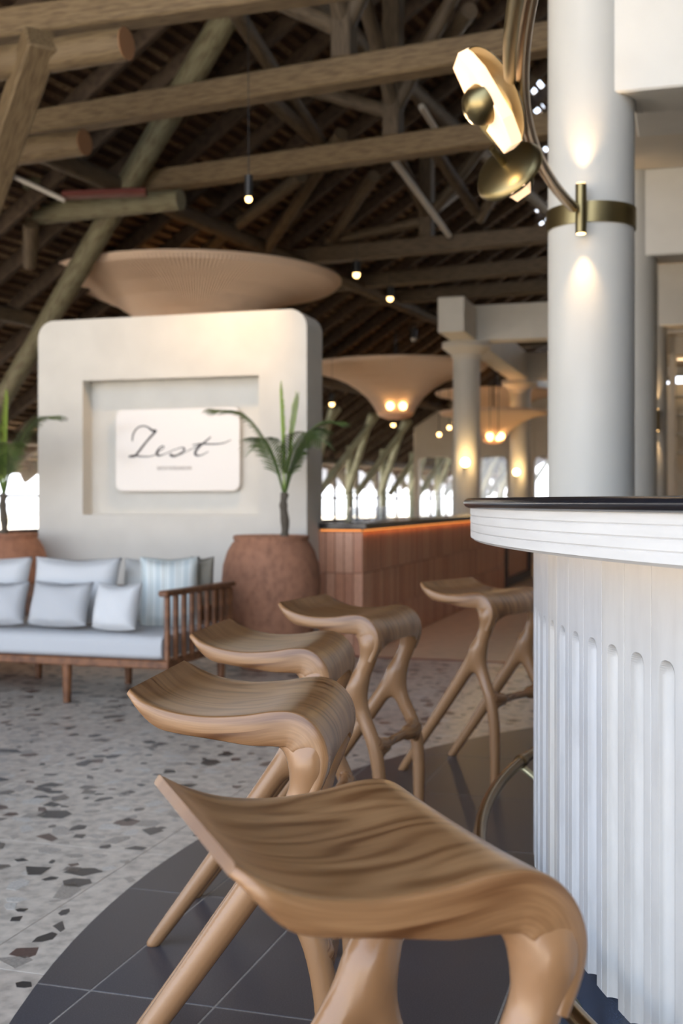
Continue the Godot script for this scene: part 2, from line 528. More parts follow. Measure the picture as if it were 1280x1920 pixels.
	for x in 256:
		var k := fposmod(x / 256.0 * 6.0, 1.0)
		var c := Color(0.82, 0.84, 0.83)
		if k < 0.34: c = Color(0.74, 0.78, 0.78)
		elif k > 0.5 and k < 0.56: c = Color(0.66, 0.67, 0.64)
		elif k > 0.68 and k < 0.74: c = Color(0.66, 0.70, 0.68)
		for y in 8: im.set_pixel(x, y, c)
	m = mat("linen_stripe", Color.WHITE, 0.95)
	m.albedo_texture = ImageTexture.create_from_image(im); m.uv1_scale = Vector3(2.0, 2.0, 1)
	grain(mat("leaf", Color(0.36, 0.45, 0.22), 0.45), blotch, Vector3(4, 4, 4)).backlight_enabled = true
	M.leaf.backlight = Color(0.16, 0.26, 0.06)
	mat("leaf_young", Color(0.60, 0.72, 0.30), 0.45).backlight_enabled = true
	M.leaf_young.backlight = Color(0.34, 0.46, 0.10)
	grain(mat("palm_stem", Color(0.36, 0.335, 0.295), 0.8), streak, Vector3(8, 3, 8))
	var tc := [Color(0.76, 0.54, 0.42), Color(0.79, 0.58, 0.46), Color(0.72, 0.505, 0.39), Color(0.81, 0.615, 0.50)]
	for i in tc.size(): grain(mat("tile_%d" % i, tc[i], 0.42), soft, Vector3(4, 2, 4), true)
	mat("counter_top", Color(0.14, 0.12, 0.115), 0.2)
	mat("tile_joint", Color(0.36, 0.22, 0.17), 0.9)
	mat("black_metal", Color(0.06, 0.06, 0.062), 0.5)
	mat("dark_frame", Color(0.27, 0.235, 0.215), 0.6)
	mat("cap_grey", Color(0.72, 0.71, 0.68), 0.6)
	var g := mat("pane", Color(0.96, 0.98, 1.0, 0.06), 0.02)
	g.transparency = BaseMaterial3D.TRANSPARENCY_ALPHA
	var gl := mat("glassware", Color(0.95, 0.97, 1.0, 0.12), 0.02)
	gl.transparency = BaseMaterial3D.TRANSPARENCY_ALPHA
	glow("glow_warm", Color(1.0, 0.80, 0.52), 7.0)
	glow("glow_led", Color(1.0, 0.62, 0.32), 1.0)
	glow("glow_bar_led", Color(1.0, 0.86, 0.68), 2.2)
	glow("glow_alabaster", Color(1.0, 0.84, 0.66), 0.78)
	glow("glow_globe", Color(1.0, 0.86, 0.62), 9.0)
	glow("glow_cool", Color(0.9, 0.95, 1.0), 8.0)

# ---------------------------------------------------------------- camera, sky, sun
func set_up_view() -> void:
	var cam := Camera3D.new()
	cam.name = "camera"
	add_child(cam)
	var lens := CameraAttributesPhysical.new()
	lens.frustum_focal_length = 41.0
	lens.frustum_near = 0.05
	lens.frustum_far = 400.0
	lens.frustum_focus_distance = 1.95
	lens.exposure_aperture = 5.0
	cam.attributes = lens
	cam.position = Vector3(0, EYE, 0)
	cam.projection = Camera3D.PROJECTION_FRUSTUM
	cam.near = 0.05
	cam.far = 400.0
	cam.size = 0.05 * 1920.0 / F
	cam.frustum_offset = Vector2(0, -0.05 * (960.0 - HORIZON) / F)
	cam.current = true
	var sky := ProceduralSkyMaterial.new()
	sky.sky_top_color = Color(0.75, 0.82, 0.92)
	sky.sky_horizon_color = Color(0.96, 0.97, 1.0)
	sky.sky_curve = 0.18
	sky.ground_bottom_color = Color(0.62, 0.60, 0.57)
	sky.ground_horizon_color = Color(0.90, 0.93, 0.96)
	sky.energy_multiplier = 1.0
	var e := Environment.new()
	e.background_mode = Environment.BG_SKY
	e.sky = Sky.new()
	e.sky.sky_material = sky
	e.background_energy_multiplier = 4.5
	e.tonemap_mode = Environment.TONE_MAPPER_LINEAR
	e.tonemap_exposure = 1.24
	e.sdfgi_enabled = true; e.ssao_enabled = true; e.ssil_enabled = true
	var sun := DirectionalLight3D.new()
	sun.name = "sun"
	add_child(sun)
	sun.light_color = Color(1.0, 0.95, 0.87)
	sun.light_energy = 18.0
	sun.light_angular_distance = 0.6
	sun.shadow_enabled = true
	sun.sky_mode = DirectionalLight3D.SKY_MODE_LIGHT_ONLY
	sun.transform = Transform3D(Basis.looking_at(Vector3(0.35, -1.0, 0.30), Vector3.UP), Vector3.ZERO)
	var w := WorldEnvironment.new()
	w.name = "surroundings"
	w.environment = e
	add_child(w)

# ---------------------------------------------------------------- floor
func circle_poly(r: float, n := 180) -> PackedVector2Array:     # round the bar's centre, in the building frame
	var c := from_B(V(BAR_X, 0, BAR_D))
	var out := PackedVector2Array()
	for i in n: out.append(c + Vector2(cos(TAU * i / n), sin(TAU * i / n)) * r)
	return out
func rect(x0: float, y0: float, x1: float, y1: float) -> PackedVector2Array:
	return PackedVector2Array([Vector2(x0, y0), Vector2(x1, y0), Vector2(x1, y1), Vector2(x0, y1)])
func tile_tf() -> Transform3D:      # building frame (s, t) given as polygon x, z
	return Transform3D(Basis(B(1, 0, 0), Vector3.UP, B(0, 1, 0)), Vector3.ZERO)

func build_floor() -> void:
	var fl := thing("floor", "pale terrazzo floor with big marble chips and a dark tiled ring", "floor", Vector3.ZERO, 0, "", "structure")
	fl.remove_meta("category")
	obj("grout_bed", box(Vector3(60, 0.3, 70), 0.01), M.grout, fl, Transform3D(Basis(Vector3.UP, deg_to_rad(-AX)), B(2, 12, -0.1512)))
	var tf := tile_tf()
	var ring := circle_poly(4.03)
	var hub := circle_poly(2.862)
	# dark slate tiles, 0.30 x 0.655
	var o := from_B(on_floor(92, 1920)); var o2 := from_B(on_floor(109, 1849))
	var g := 0.0031
	var sl := [M.slate, M.slate_warm, M.slate_cool]
	var c := from_B(V(BAR_X, 0, BAR_D))
	for i in range(-8, 24):
		for j in range(-7, 8):
			var x0: float = o.x + i * 0.30; var y0: float = o2.y + j * 0.655
			var mid := Vector2(x0 + 0.15, y0 + 0.33)
			var dist := mid.distance_to(c)
			if dist > 4.5 or dist < 2.45 or mid.x > c.x + 0.8: continue
			var polys := Geometry2D.intersect_polygons(rect(x0 + g, y0 + g, x0 + 0.30 - g, y0 + 0.655 - g), ring)
			if polys.is_empty(): continue
			for p in Geometry2D.clip_polygons(polys[0], hub):
				if p.size() > 2 and absf(area(p)) > 0.002: obj("slate_tile", extrude(p, -0.008, 0.0, 0.0006), sl[rng.randi() % 3], fl, tf)
	# terrazzo slabs, 0.92 square, cut round the ring
	var q := from_B(on_floor(0, 1772))
	var spacing := 0.92
	var slabs := []
	for i in range(-9, 8):
		for j in range(-2, 12):
			var x0: float = q.x + i * spacing; var y0: float = 7.92 - (j + 1) * spacing
			if y0 > 7.9 or y0 < -1.5: continue
			for p in Geometry2D.clip_polygons(rect(x0 + 0.0015, y0 + 0.0015, x0 + spacing - 0.0015, y0 + spacing - 0.0015), ring):
				if absf(area(p)) < 0.003 or Geometry2D.is_polygon_clockwise(p): continue
				obj("terrazzo_slab", extrude(p, -0.008, 0.0, 0.0005), M.terrazzo if rng.randf() < 0.5 else M.terrazzo_pale, fl, tf)
				slabs.append(p)
	# marble chips set in the slabs: the largest in view one by one, the rest as one piece
	var singles := []; var rest := []
	for p in slabs:
		var lo := Vector2.INF; var hi := -Vector2.INF
		for v in p:
			lo = lo.min(v); hi = hi.max(v)
		var y := lo.y + 0.05
		while y < hi.y:
			var x := lo.x + 0.05 + rng.randf() * 0.05
			while x < hi.x:
				var m := Vector2(x, y) + Vector2(rng.randf_range(-0.03, 0.03), rng.randf_range(-0.03, 0.03))
				x += 0.088
				if rng.randf() < 0.12: continue
				var big := rng.randf()
				var r := 0.019 + 0.036 * big * big + (0.02 if rng.randf() < 0.18 else 0.0)
				var st := rng.randf_range(0.5, 0.95); var a0 := rng.randf() * TAU; var tw := rng.randf() * PI
				var n := rng.randi_range(4, 6)
				var poly := PackedVector2Array(); var ok := true
				for k in n:
					var a := a0 + TAU * (k + rng.randf_range(-0.28, 0.28)) / n
					var v := (Vector2(cos(a), sin(a) * st) * r * rng.randf_range(0.78, 1.2)).rotated(tw) + m
					if not Geometry2D.is_point_in_polygon(v, p): ok = false
					poly.append(v)
				if not ok: continue
				var w := rng.randf()
				var kind := 0 if w < 0.15 else 1 if w < 0.28 else 2 if w < 0.37 else 3 if w < 0.48 else 4 if w < 0.67 else 5 if w < 0.85 else 6
				var where := B(m.x, m.y, 0)
				var d := -where.z
				var u := 640.0 + F * where.x / maxf(d, 0.01)
				var seen := d > 2.1 and u > -40 and u < 1040
				(singles if seen else rest).append([r * F / maxf(d, 0.1) * (1.25 if kind < 4 else 0.8), poly, kind])
			y += 0.08
	singles.sort_custom(func(a, b): return a[0] > b[0])
	for i in singles.size():
		if i < 300: obj("marble_chip", extrude(singles[i][1], -0.004, 0.0007, 0.0003), M["chip_%d" % singles[i][2]], fl, tf)
		else: rest.append(singles[i])
	for kind in 7:
		var st := SurfaceTool.new()
		st.begin(Mesh.PRIMITIVE_TRIANGLES)
		var some := false
		for r in rest:
			if r[2] == kind:
				st.append_from(extrude(r[1], -0.004, 0.0007, 0.0003), 0, Transform3D())
				some = true
		if some: obj("small_marble_chips", st.commit(), M["chip_%d" % kind], fl, tf).set_meta("kind", "stuff")
	# the plain tan floor beyond, with its terracotta edge
	obj("tan_paving", box(Vector3(20, 0.012, 24), 0.001), M.tan_floor, fl, Transform3D(tf.basis, B(3.0, 7.97 + 12.0, -0.004)))
	obj("terracotta_edge", box(Vector3(20, 0.014, 0.05), 0.002), M.terracotta_strip, fl, Transform3D(tf.basis, B(3.0, 7.945, -0.004)))
	var gr := obj("ground", box(Vector3(240, 0.4, 240), 0.01), M.ground, null, Transform3D(Basis(), Vector3(0, -0.56, 0)))
	tag(gr, "pale sandy ground all round the pavilion", "", "", "structure")
func area(p: PackedVector2Array) -> float:
	var s := 0.0
	for i in p.size(): s += p[i].cross(p[(i + 1) % p.size()])
	return s / 2

# ---------------------------------------------------------------- round bar
func panel_mesh(w: float, y0: float, y1: float, top: float, r: float, depth: float) -> ArrayMesh:
	var xs := []
	var n := 18
	xs.append(-w / 2); xs.append(-w / 2 + 0.0015)
	xs.append(-r - 0.001)
	for i in n + 1: xs.append(-r * cos(PI * i / n))
	xs.append(r + 0.001)
	xs.append(w / 2 - 0.0015); xs.append(w / 2)
	var yc := top - r
	var ys := [y0, lerpf(y0, yc, 0.5), yc]
	for i in range(1, n + 1): ys.append(yc + r * sin(PI / 2 * i / n))
	ys.append(top + 0.001); ys.append(y1)
	var rows := []
	for y in ys:
		var row := []
		row.append(Vector3(-w / 2, y, -0.026))
		for i in xs.size():
			var x: float = xs[i]
			var q: float = x * x + (maxf(0.0, y - yc) ** 2)
			var z := -depth * pow(maxf(0.0, 1.0 - q / (r * r)), 0.42)
			if i == 0 or i == xs.size() - 1: z = -0.0012
			row.append(Vector3(x, y, z))
		row.append(Vector3(w / 2, y, -0.026))
		rows.append(row)
	return sheet(rows, true, false)

func build_bar() -> void:
	var bar := thing("bar_counter", "round white bar counter with fluted cladding, dark top and brass foot rail", "bar counter", V(BAR_X, 0, BAR_D))
	obj("body", lathe([Vector2(2.40, 0.0), Vector2(2.858, 0.0), Vector2(2.858, 1.05), Vector2(2.40, 1.05), Vector2(2.40, 0.0)], 192, true), M.bar_panel, bar)
	obj("plinth", lathe([Vector2(2.85, 0.0), Vector2(2.867, 0.0), Vector2(2.867, 0.235), Vector2(2.85, 0.235)], 192, true), M.bar_plinth, bar)
	var n := 174
	var w := TAU * 2.888 / n - 0.0012
	var pm := panel_mesh(w, 0.225, 1.02, 0.85, 0.0255, 0.0205)
	var ms := [M.bar_panel, M.bar_panel_cool, M.bar_panel_warm]
	for i in n:
		var th := TAU * i / n
		var out := Vector3(-cos(th), 0, -sin(th))
		obj("panel", pm, ms[rng.randi() % 3], bar, Transform3D(Basis(Vector3.UP.cross(out), Vector3.UP, out), out * 2.888))
	var pr := [Vector2(2.855, 1.012), Vector2(3.034, 1.012), Vector2(3.038, 1.016)]
	for k in 4:
		var y: float = 1.016 + k * 0.0175
		var r := 3.0405 + k * 0.0004
		pr.append_array([Vector2(r, y + 0.001), Vector2(r, y + 0.0152), Vector2(r - 0.0008, y + 0.0156), Vector2(r - 0.0004, y + 0.0174)])
	pr.append_array([Vector2(3.044, 1.0855), Vector2(2.855, 1.0855)])
	var ap := obj("apron", lathe(pr, 288, true), M.bar_apron, bar)
	obj("top", lathe([Vector2(2.35, 1.085), Vector2(3.047, 1.085), Vector2(3.054, 1.0885), Vector2(3.058, 1.096), Vector2(3.0555, 1.1025), Vector2(3.048, 1.107), Vector2(3.03, 1.1075), Vector2(2.35, 1.1075), Vector2(2.35, 1.085)], 288), M.bar_top, bar)
	var led := obj("led_strip", lathe([Vector2(2.915, 1.007), Vector2(2.93, 1.007), Vector2(2.93, 1.0115), Vector2(2.915, 1.0115), Vector2(2.915, 1.007)], 192, true), M.glow_bar_led, bar)
	led.set_meta("label", "warm white light strip under the apron")
	# brass foot rail, its collars and brackets
	var path := PackedVector3Array()
	for i in 240:
		var th := TAU * i / 240
		path.append(Vector3(-cos(th) * 3.02, 0.285, -sin(th) * 3.02))
	obj("foot_rail", tube(path, [0.0165], 14, true), M.brass, bar).set_meta("label", "round brass foot rail")
	for k in 12:
		var th := 0.413 + TAU * k / 12
		var out := Vector3(-cos(th), 0, -sin(th)); var side := Vector3.UP.cross(out)
		var c := tube(PackedVector3Array([side * -0.019, side * -0.016, side * 0.016, side * 0.019]), [0.017, 0.0215, 0.0215, 0.017], 16)
		obj("collar", c, M.brass, bar, Transform3D(Basis(), out * 3.02 + Vector3(0, 0.285, 0)))
		var br := spline([out * 3.02 + Vector3(0, 0.268, 0), out * 2.975 + Vector3(0, 0.235, 0), out * 2.925 + Vector3(0, 0.185, 0), out * 2.898 + Vector3(0, 0.125, 0), out * 2.886 + Vector3(0, 0.085, 0)])
		var rad := []
		for i in br.size(): rad.append(lerpf(0.012, 0.017, absf(i / float(br.size() - 1) - 0.35) * 1.4))
		obj("bracket", tube(br, rad, 12, false, 0.75), M.brass_pale, bar).set_meta("label", "curved pale brass bracket")

# ---------------------------------------------------------------- stools
func seat_mesh() -> ArrayMesh:
	var pts := [Vector3(0, .776, 0), Vector3(.03, .7575, 0), Vector3(.075, .7415, 0), Vector3(.135, .734, 0), Vector3(.2, .737, 0), Vector3(.252, .745, 0), Vector3(.290, .7445, 0), Vector3(.321, .729, 0), Vector3(.342, .701, 0), Vector3(.3495, .668, 0), Vector3(.3435, .634, 0), Vector3(.328, .598, 0)]
	var c := Curve3D.new()
	for p in spline(pts, 6): c.add_point(p)
	var total := c.get_baked_length()
	var n := 60; var m := 16
	var rows := []; var uvs := []
	var caps_top := []; var caps_bottom := []
	for i in n + 1:
		var s := float(i) / n
		var ring := []; var ru := []
		var zs := []
		for j in m + 1: zs.append([-1.0 + 2.0 * j / m, 0.0])
		zs.append([1.0, 0.12]); zs.append([1.0, 0.33]); zs.append([1.0, 0.67]); zs.append([1.0, 0.88])
		for j in m + 1: zs.append([1.0 - 2.0 * j / m, 1.0])
		zs.append([-1.0, 0.88]); zs.append([-1.0, 0.67]); zs.append([-1.0, 0.33]); zs.append([-1.0, 0.12])
		for q in zs:
			var t: float = q[0]; var dn: float = q[1]
			var reach := total - 0.062 * (1.0 - pow(absf(t), 5.0))
			var sg := s * total * lerpf(1.0, reach / total, smoothstep(0.5, 1.0, s))
			var p := c.sample_baked(sg); var p2 := c.sample_baked(minf(sg + 0.004, total)); var p1 := c.sample_baked(maxf(sg - 0.004, 0.0))
			var tan := (p2 - p1).normalized()
			var nor := Vector3(-tan.y, tan.x, 0)        # up and outwards
			var k := sg / total
			var thick := lerpf(0.012, 0.036, smoothstep(0.0, 0.17, k)) + 0.008 * smoothstep(0.2, 0.5, k) - 0.024 * smoothstep(0.72, 1.0, k)
			thick += 0.018 * pow(absf(t), 3.0) * smoothstep(0.28, 0.6, k) * (1.0 - smoothstep(0.74, 0.95, k))
			var hw := 0.206 - 0.022 * pow(maxf(0.0, 1.0 - sg / 0.045), 2.0) - 0.007 * sin(clampf(k / 0.75, 0, 1) * PI)
			var rc := minf(0.008, thick * 0.4)
			var inset := rc if dn == 0.0 or dn == 1.0 else rc * 0.28 if dn == 0.12 or dn == 0.88 else 0.0
			var dish := 0.007 * (1.0 - t * t) * smoothstep(0.0, 0.1, k) * (1.0 - smoothstep(0.6, 0.8, k)) if dn == 0.0 else 0.0
			var off := dn * thick
			if dn == 0.12: off = rc * 0.3
			elif dn == 0.88: off = thick - rc * 0.3
			var v := p - nor * (off + dish)
			v.z = t * hw - signf(t) * (inset if absf(t) > 0.999 else rc * absf(t))
			ring.append(v); ru.append(Vector2(sg, v.z + off))
		rows.append(ring); uvs.append(ru)
	# ends: stitch the top edge to the bottom edge
	var body := sheet(rows, true, false, false, uvs)
	var st := SurfaceTool.new()
	st.begin(Mesh.PRIMITIVE_TRIANGLES)
	st.append_from(body, 0, Transform3D())
	for e in [0, n]:
		var top := []; var bot := []; var ut := []
		for j in m + 1:
			top.append(rows[e][j]); bot.append(rows[e][m + 5 + m - j]); ut.append(Vector2(rows[e][j].z, 0.11))
		for side in [1, 0]:
			var k0 := m + 1 if side else 2 * m + 6
			var ed := []
			for j in 4: ed.append(rows[e][k0 + j])
			if side:
				top.append((ed[0] + ed[1]) / 2); bot.append((ed[2] + ed[3]) / 2); ut.append(Vector2(0.2, 0.11))
			else:
				top.push_front((ed[2] + ed[3]) / 2); bot.push_front((ed[0] + ed[1]) / 2); ut.push_front(Vector2(-0.2, 0.11))
		st.append_from(sheet([top, bot], false, false, false, [ut, ut], false), 0, Transform3D())
	return st.commit()

func build_stools() -> void:
	var legs := []
	for sd in [-1.0, 1.0]:
		var z := func(k: float) -> float: return sd * k
		var P := func(x: float, y: float, k: float) -> Vector3: return Vector3(x, y, sd * k)
		legs.append(blend([
			chain([P.call(.324, .692, .179), P.call(.317, .645, .179), P.call(.290, .572, .179), P.call(.250, .495, .178), P.call(.165, .371, .177), P.call(.032, .184, .181), P.call(-.100, .004, .178)], [.018, .0275, .0265, .0275, .0255, .0215, .0165]),
			chain([P.call(.268, .520, .178), P.call(.288, .430, .177), P.call(.325, .345, .183), P.call(.343, .245, .182), P.call(.346, .120, .180), P.call(.343, .003, .178)], [.020, .0235, .0225, .0215, .0195, .0170]),
			chain([P.call(.225, .702, .182), P.call(.272, .692, .181), P.call(.306, .664, .180)], [.008, .014, .022]),
		], 0.0055, 0.045))
	for i in 2: legs[i] = flat_feet(legs[i])
	var cross := [chain([Vector3(.336, .335, -.178), Vector3(.331, .328, -.120), Vector3(.325, .326, 0.0), Vector3(.331, .328, .120), Vector3(.336, .335, .178)], [.020, .0165, .0145, .0165, .020])]
	for sd in [-1.0, 1.0]:
		cross.append(chain([Vector3(.306, .392, sd * .176), Vector3(.326, .352, sd * .164), Vector3(.330, .331, sd * .11)], [.011, .012, .012]))
		cross.append(chain([Vector3(.341, .268, sd * .178), Vector3(.337, .308, sd * .164), Vector3(.330, .326, sd * .11)], [.012, .012, .012]))
	var bar := blend(cross, 0.0055, 0.03)
	var seat := seat_mesh()
	# where the raised lip stands, from both its corners in the photograph (all 0.776 m up)
	var lips := [[455, 1680, 290, 1455], [242, 1300, 345, 1232], [356, 1190, 432, 1157], [530, 1130, 605, 1112], [787, 1093, 885, 1080]]
	lips[0] = [452, 1628, 292, 1447]
	var labels := [
		"teak bar stool whose broad seat hides the legs of the next stool",
		"teak bar stool second along the bar, between the broadest-seen stool and the middle stool",
		"middle one of the five teak bar stools along the round bar",
		"teak bar stool in front of the clay pot and the red tiled counter",
		"teak bar stool at the end of the row, beside the round white column",
	]
	var proto: Node3D = null
	for i in 5:
		var l = lips[i]
		var h := EYE - 0.776
		var a := at(l[0], l[1], h * F / (l[1] - HORIZON)); var b := at(l[2], l[3], h * F / (l[3] - HORIZON))
		var mid := (a + b) / 2.0
		var to := Vector2(BAR_X - mid.x, BAR_D + mid.z).normalized()
		if i == 1: to = Vector2(0.992, -0.125)
		var o: Node3D
		if i == 0:
			o = thing("bar_stool", labels[0], "bar stool")
			obj("seat", seat, M.teak_seat, o).set_meta("label", "dished seat curving down at its front edge")
			for k in 2: obj("leg_frame", legs[k], M.teak_leg, o).set_meta("label", "forked side frame of a raked and an upright leg")
			obj("stretcher", bar, M.teak_leg, o)
			proto = o
		else:
			o = copy(proto, "bar_stool")
		o.position = Vector3(mid.x, 0, mid.z)
		o.rotation.y = atan2(to.y, to.x)
		tag(o, labels[i], "bar stool", "teak stools along the round bar")
func chain(pts: Array, radii: Array) -> Array:
	var path := spline(pts, 5)
	var out := []
	for i in path.size():
		var q := i / 5.0
		var k := mini(int(q), pts.size() - 2)
		out.append([path[i], lerpf(radii[k], radii[k + 1], q - k)])
	return out
func flat_feet(m: ArrayMesh) -> ArrayMesh:
	var a := m.surface_get_arrays(0)
	var vs: PackedVector3Array = a[Mesh.ARRAY_VERTEX]
	for i in vs.size(): vs[i].y = maxf(vs[i].y, 0.001)
	return make(vs, a[Mesh.ARRAY_INDEX])

# ---------------------------------------------------------------- roof
const PITCH := 0.62
const RIDGE := 1.6
func roof_y(s: float) -> float:
	return 4.2 + PITCH * (s + 6.5) if s <= RIDGE else 4.2 + PITCH * (2.0 * RIDGE - s + 6.5)
func up_at(u: float, v: float, above_eye: float) -> Vector3:      # the point at that height in that direction
	return at(u, v, above_eye * F / (HORIZON - v))

func build_roof() -> void:
	var roof := thing("roof", "steep timber roof on trusses, rafters, battens and dark shingles", "", Vector3.ZERO, 0, "", "structure")
	var t0 := -1.0; var t1 := 36.0
	var slope := sqrt(1.0 + PITCH * PITCH)
	var nor := (R(-PITCH, 0, 1.0)).normalized()         # off the left slope, upwards
	# daylight shows through a few gaps between shingles; [u, v, width]
	var gaps := []
	for g in [[1001, 152, .22], [1006, 170, .2], [1012, 180, .2], [996, 196, .26], [998, 208, .22], [1022, 262, .2], [1018, 280, .34], [1016, 292, .24], [985, 344, .4], [981, 356, .24], [1016, 385, .32], [1013, 400, .4], [1016, 415, .28], [918, 270, .18], [946, 143, .14], [1000, 647, .36], [1017, 647, .36]]:
		var p := on_plane(g[0], g[1], R(-6.5, 0, 4.34), nor)
		var c := cos(deg_to_rad(RX)); var k := sin(deg_to_rad(RX))
		gaps.append([p.x * c + p.z * k, p.x * k - p.z * c, g[2]])
	# shingle courses, lying on the battens
	var row := 0.155
	var n := int((RIDGE + 11.0) * slope / row) + 1
	for side in 2:
		for i in n:
			var s := -11.0 + (i + 0.5) * row / slope
			if s > RIDGE: break
			var cuts := []
			if side == 0:
				for g in gaps:
					if absf(g[0] - s) < row / slope * 0.8: cuts.append([g[1] - g[2] * 0.8, g[1] + g[2] * 0.8])
			cuts.sort_custom(func(a, b): return a[0] < b[0])
			var a := t0
			cuts.append([t1, t1])
			for cut in cuts:
				if cut[0] - a > 0.05:
					var ss := s if side == 0 else 2.0 * RIDGE - s
					var d := R(1.0 if side == 0 else -1.0, 0, PITCH).normalized()
					var p0 := R(ss, a, roof_y(ss) + 0.14); var p1 := R(ss, cut[0], roof_y(ss) + 0.14)
					var z := (p1 - p0).normalized()
					var y := z.cross(d)
					if y.y < 0: y = -y
					obj("shingle_course", box(Vector3(row * 1.0, 0.03, p0.distance_to(p1)), 0.003), M.shingle, roof, Transform3D(Basis(d, y, d.cross(y)), (p0 + p1) / 2))
				a = maxf(a, cut[1])
	# battens and rafters
	var len := t1 - t0
	var bm := box(Vector3(0.05, 0.032, len), 0.004)
	var pitch_b := 0.115
	var nb := int((RIDGE + 11.0) * slope / pitch_b)
	for side in 2:
		var d := R(1.0 if side == 0 else -1.0, 0, PITCH).normalized()
		var z := R(0, 1, 0)
		var y := z.cross(d)
		if y.y < 0: y = -y
		var bs := Basis(d, y, d.cross(y))
		for i in nb:
			if side == 1 and i % 3: continue
			var s := -11.0 + i * pitch_b / slope
			if side == 1: s = 2.0 * RIDGE - s
			obj("batten", bm, M.batten if rng.randf() < 0.6 else M.batten_dark, roof, Transform3D(bs, R(s, (t0 + t1) / 2, roof_y(s) + 0.105)))
		var rl := (RIDGE + 11.0) * slope
		var rm := box(Vector3(rl, 0.15, 0.075), 0.01)
		var t := t0 + 0.3
		while t < t1:
			var sm := (RIDGE - 11.0) / 2
			if side == 1: sm = 2.0 * RIDGE - sm
			obj("rafter", rm, M.rafter, roof, Transform3D(bs, R(sm, t, roof_y(sm) + 0.01)))
			t += 0.58 if side == 0 else 1.16
	# purlins: round logs under the rafters
	for s in [-9.9, -8.2, -6.4, -4.3, -2.0, 0.6]:
		pole("purlin", R(s, t0, roof_y(s) - 0.16), R(s, t1, roof_y(s) - 0.16), 0.085, M.timber_dark_round, roof)
	pole("ridge_pole", R(RIDGE, t0, roof_y(RIDGE) - 0.15), R(RIDGE, t1, roof_y(RIDGE) - 0.15), 0.1, M.timber_dark_round, roof)
	for s in [3.5, 6.0, 9.0, 12.5]:
		pole("purlin", R(s, t0, roof_y(s) - 0.16), R(s, t1, roof_y(s) - 0.16), 0.085, M.timber_dark_round, roof)
	# squared tie beams across, from their ends in the photograph at 4.1 m
	var ties := [[-60, 61, 430, -8], [30, 240, 960, 85], [140, 362, 1020, 238], [380, 500, 1025, 440], [380, 556, 1025, 497], [500, 575, 1025, 537], [500, 610, 1025, 578], [400, 672, 1025, 640]]
	for i in ties.size():
		var q = ties[i]
		var a := up_at(q[0], q[1], 3.0); var b := up_at(q[2], q[3], 3.0)
		var dir := (b - a).normalized()
		beam("tie_beam", a - dir * 0.2, b + dir * (1.6 if i > 0 else 2.5), 0.17, 0.185, M.timber if i < 3 else M.timber_dark, roof)
		# king post and its braces on the two open ties
		for w in ([[645, 0.55]] if i == 1 else [[737, 0.5]] if i == 2 else [[800, 0.4]] if i == 3 else []):
			var k: float = (w[0] - q[0]) / float(q[2] - q[0])
			var v: float = lerpf(q[1], q[3], k)
			var base := up_at(w[0], v, 3.0)
			var c := cos(deg_to_rad(RX)); var kk := sin(deg_to_rad(RX))
			var s: float = base.x * c + base.z * kk
			var t: float = base.x * kk - base.z * c
			var top := roof_y(s) - 0.12
			beam("king_post", base + Vector3(0, 0.09, 0), R(s, t, top), 0.15, 0.15, M.timber_dark, roof, R(0, 1, 0))
			for sg in [-1.0, 1.0]:
				pole("brace", base + Vector3(0, 0.3, 0), R(s + sg * 1.3, t, roof_y(s + sg * 1.3) - 0.2), 0.06, M.timber_dark_round, roof)
				pole("brace", base + Vector3(0, 0.35, 0), R(s, t + sg * 1.2, top - 0.1), 0.06, M.timber_dark_round, roof)
	# short lower beams with sawn ends
	for q in [[-70, 128, 236, 82], [0, 290, 158, 267], [45, 404, 338, 374], [-40, 513, 125, 497]]:
		var a := up_at(q[0], q[1], 2.75); var b := up_at(q[2], q[3], 2.75)
		var green: bool = q[1] > 300
		var body := pole("collar_beam", a - (b - a).normalized() * 0.3, b, 0.105, M.pole_green if green else M.timber_round, roof)
		var dir := (b - a).normalized()
		obj("sawn_end", tube(PackedVector3Array([Vector3.ZERO, dir * 0.006]), [0.098], 14), M.timber_end if not green else M.pole_green, body, Transform3D(Basis(), b - body.position))
	# raking struts and posts on the left
	beam("strut", at(78, 70, 7.05), at(-30, 390, 8.1), 0.19, 0.17, M.timber, roof)
	pole("strut", at(436, 10, 9.5), at(-20, 790, 13.4), 0.11, M.pole_green, roof)
	pole("strut", at(60, 330, 10.6), at(-60, 460, 12.5), 0.09, M.pole_green, roof)
	pole("strut", at(58, 420, 10.9), at(56, 500, 11.2), 0.07, M.timber_dark_round, roof)
	for q in [[565, 330, 11.6, 370, 480, 13.6], [640, 250, 11.4, 480, 500, 13.8], [330, 330, 11.8, 450, 405, 13.0], [500, 180, 10.3, 605, 275, 11.8], [440, 20, 9.4, 600, 265, 11.6], [700, 330, 12.4, 610, 470, 14.6], [800, 260, 12.0, 890, 395, 13.8], [960, 300, 12.6, 900, 410, 14.0], [560, 390, 13.6, 520, 470, 14.8], [880, 20, 9.6, 830, 90, 10.4], [330, 210, 10.6, 180, 290, 12.4]]:
		pole("brace", at(q[0], q[1], q[2]), at(q[3], q[4], q[5]), 0.065, M.timber_dark_round, roof)
	pole("steel_rod", at(738, 300, 11.8), at(842, 442, 13.4), 0.035, M.cap_grey, roof)
	pole("steel_rod", at(790, 200, 11.0), at(822, 250, 11.6), 0.03, M.cap_grey, roof)
	var plank := beam("plank", at(118, 366, 10.3), at(275, 360, 10.35), 0.16, 0.05, M.red_paint, null)
	tag(plank, "dull red painted plank lying along a greenish roof pole", "plank")
	pole("steel_rod", at(8, 322, 10.3), at(122, 376, 10.3), 0.022, M.cap_grey, roof)
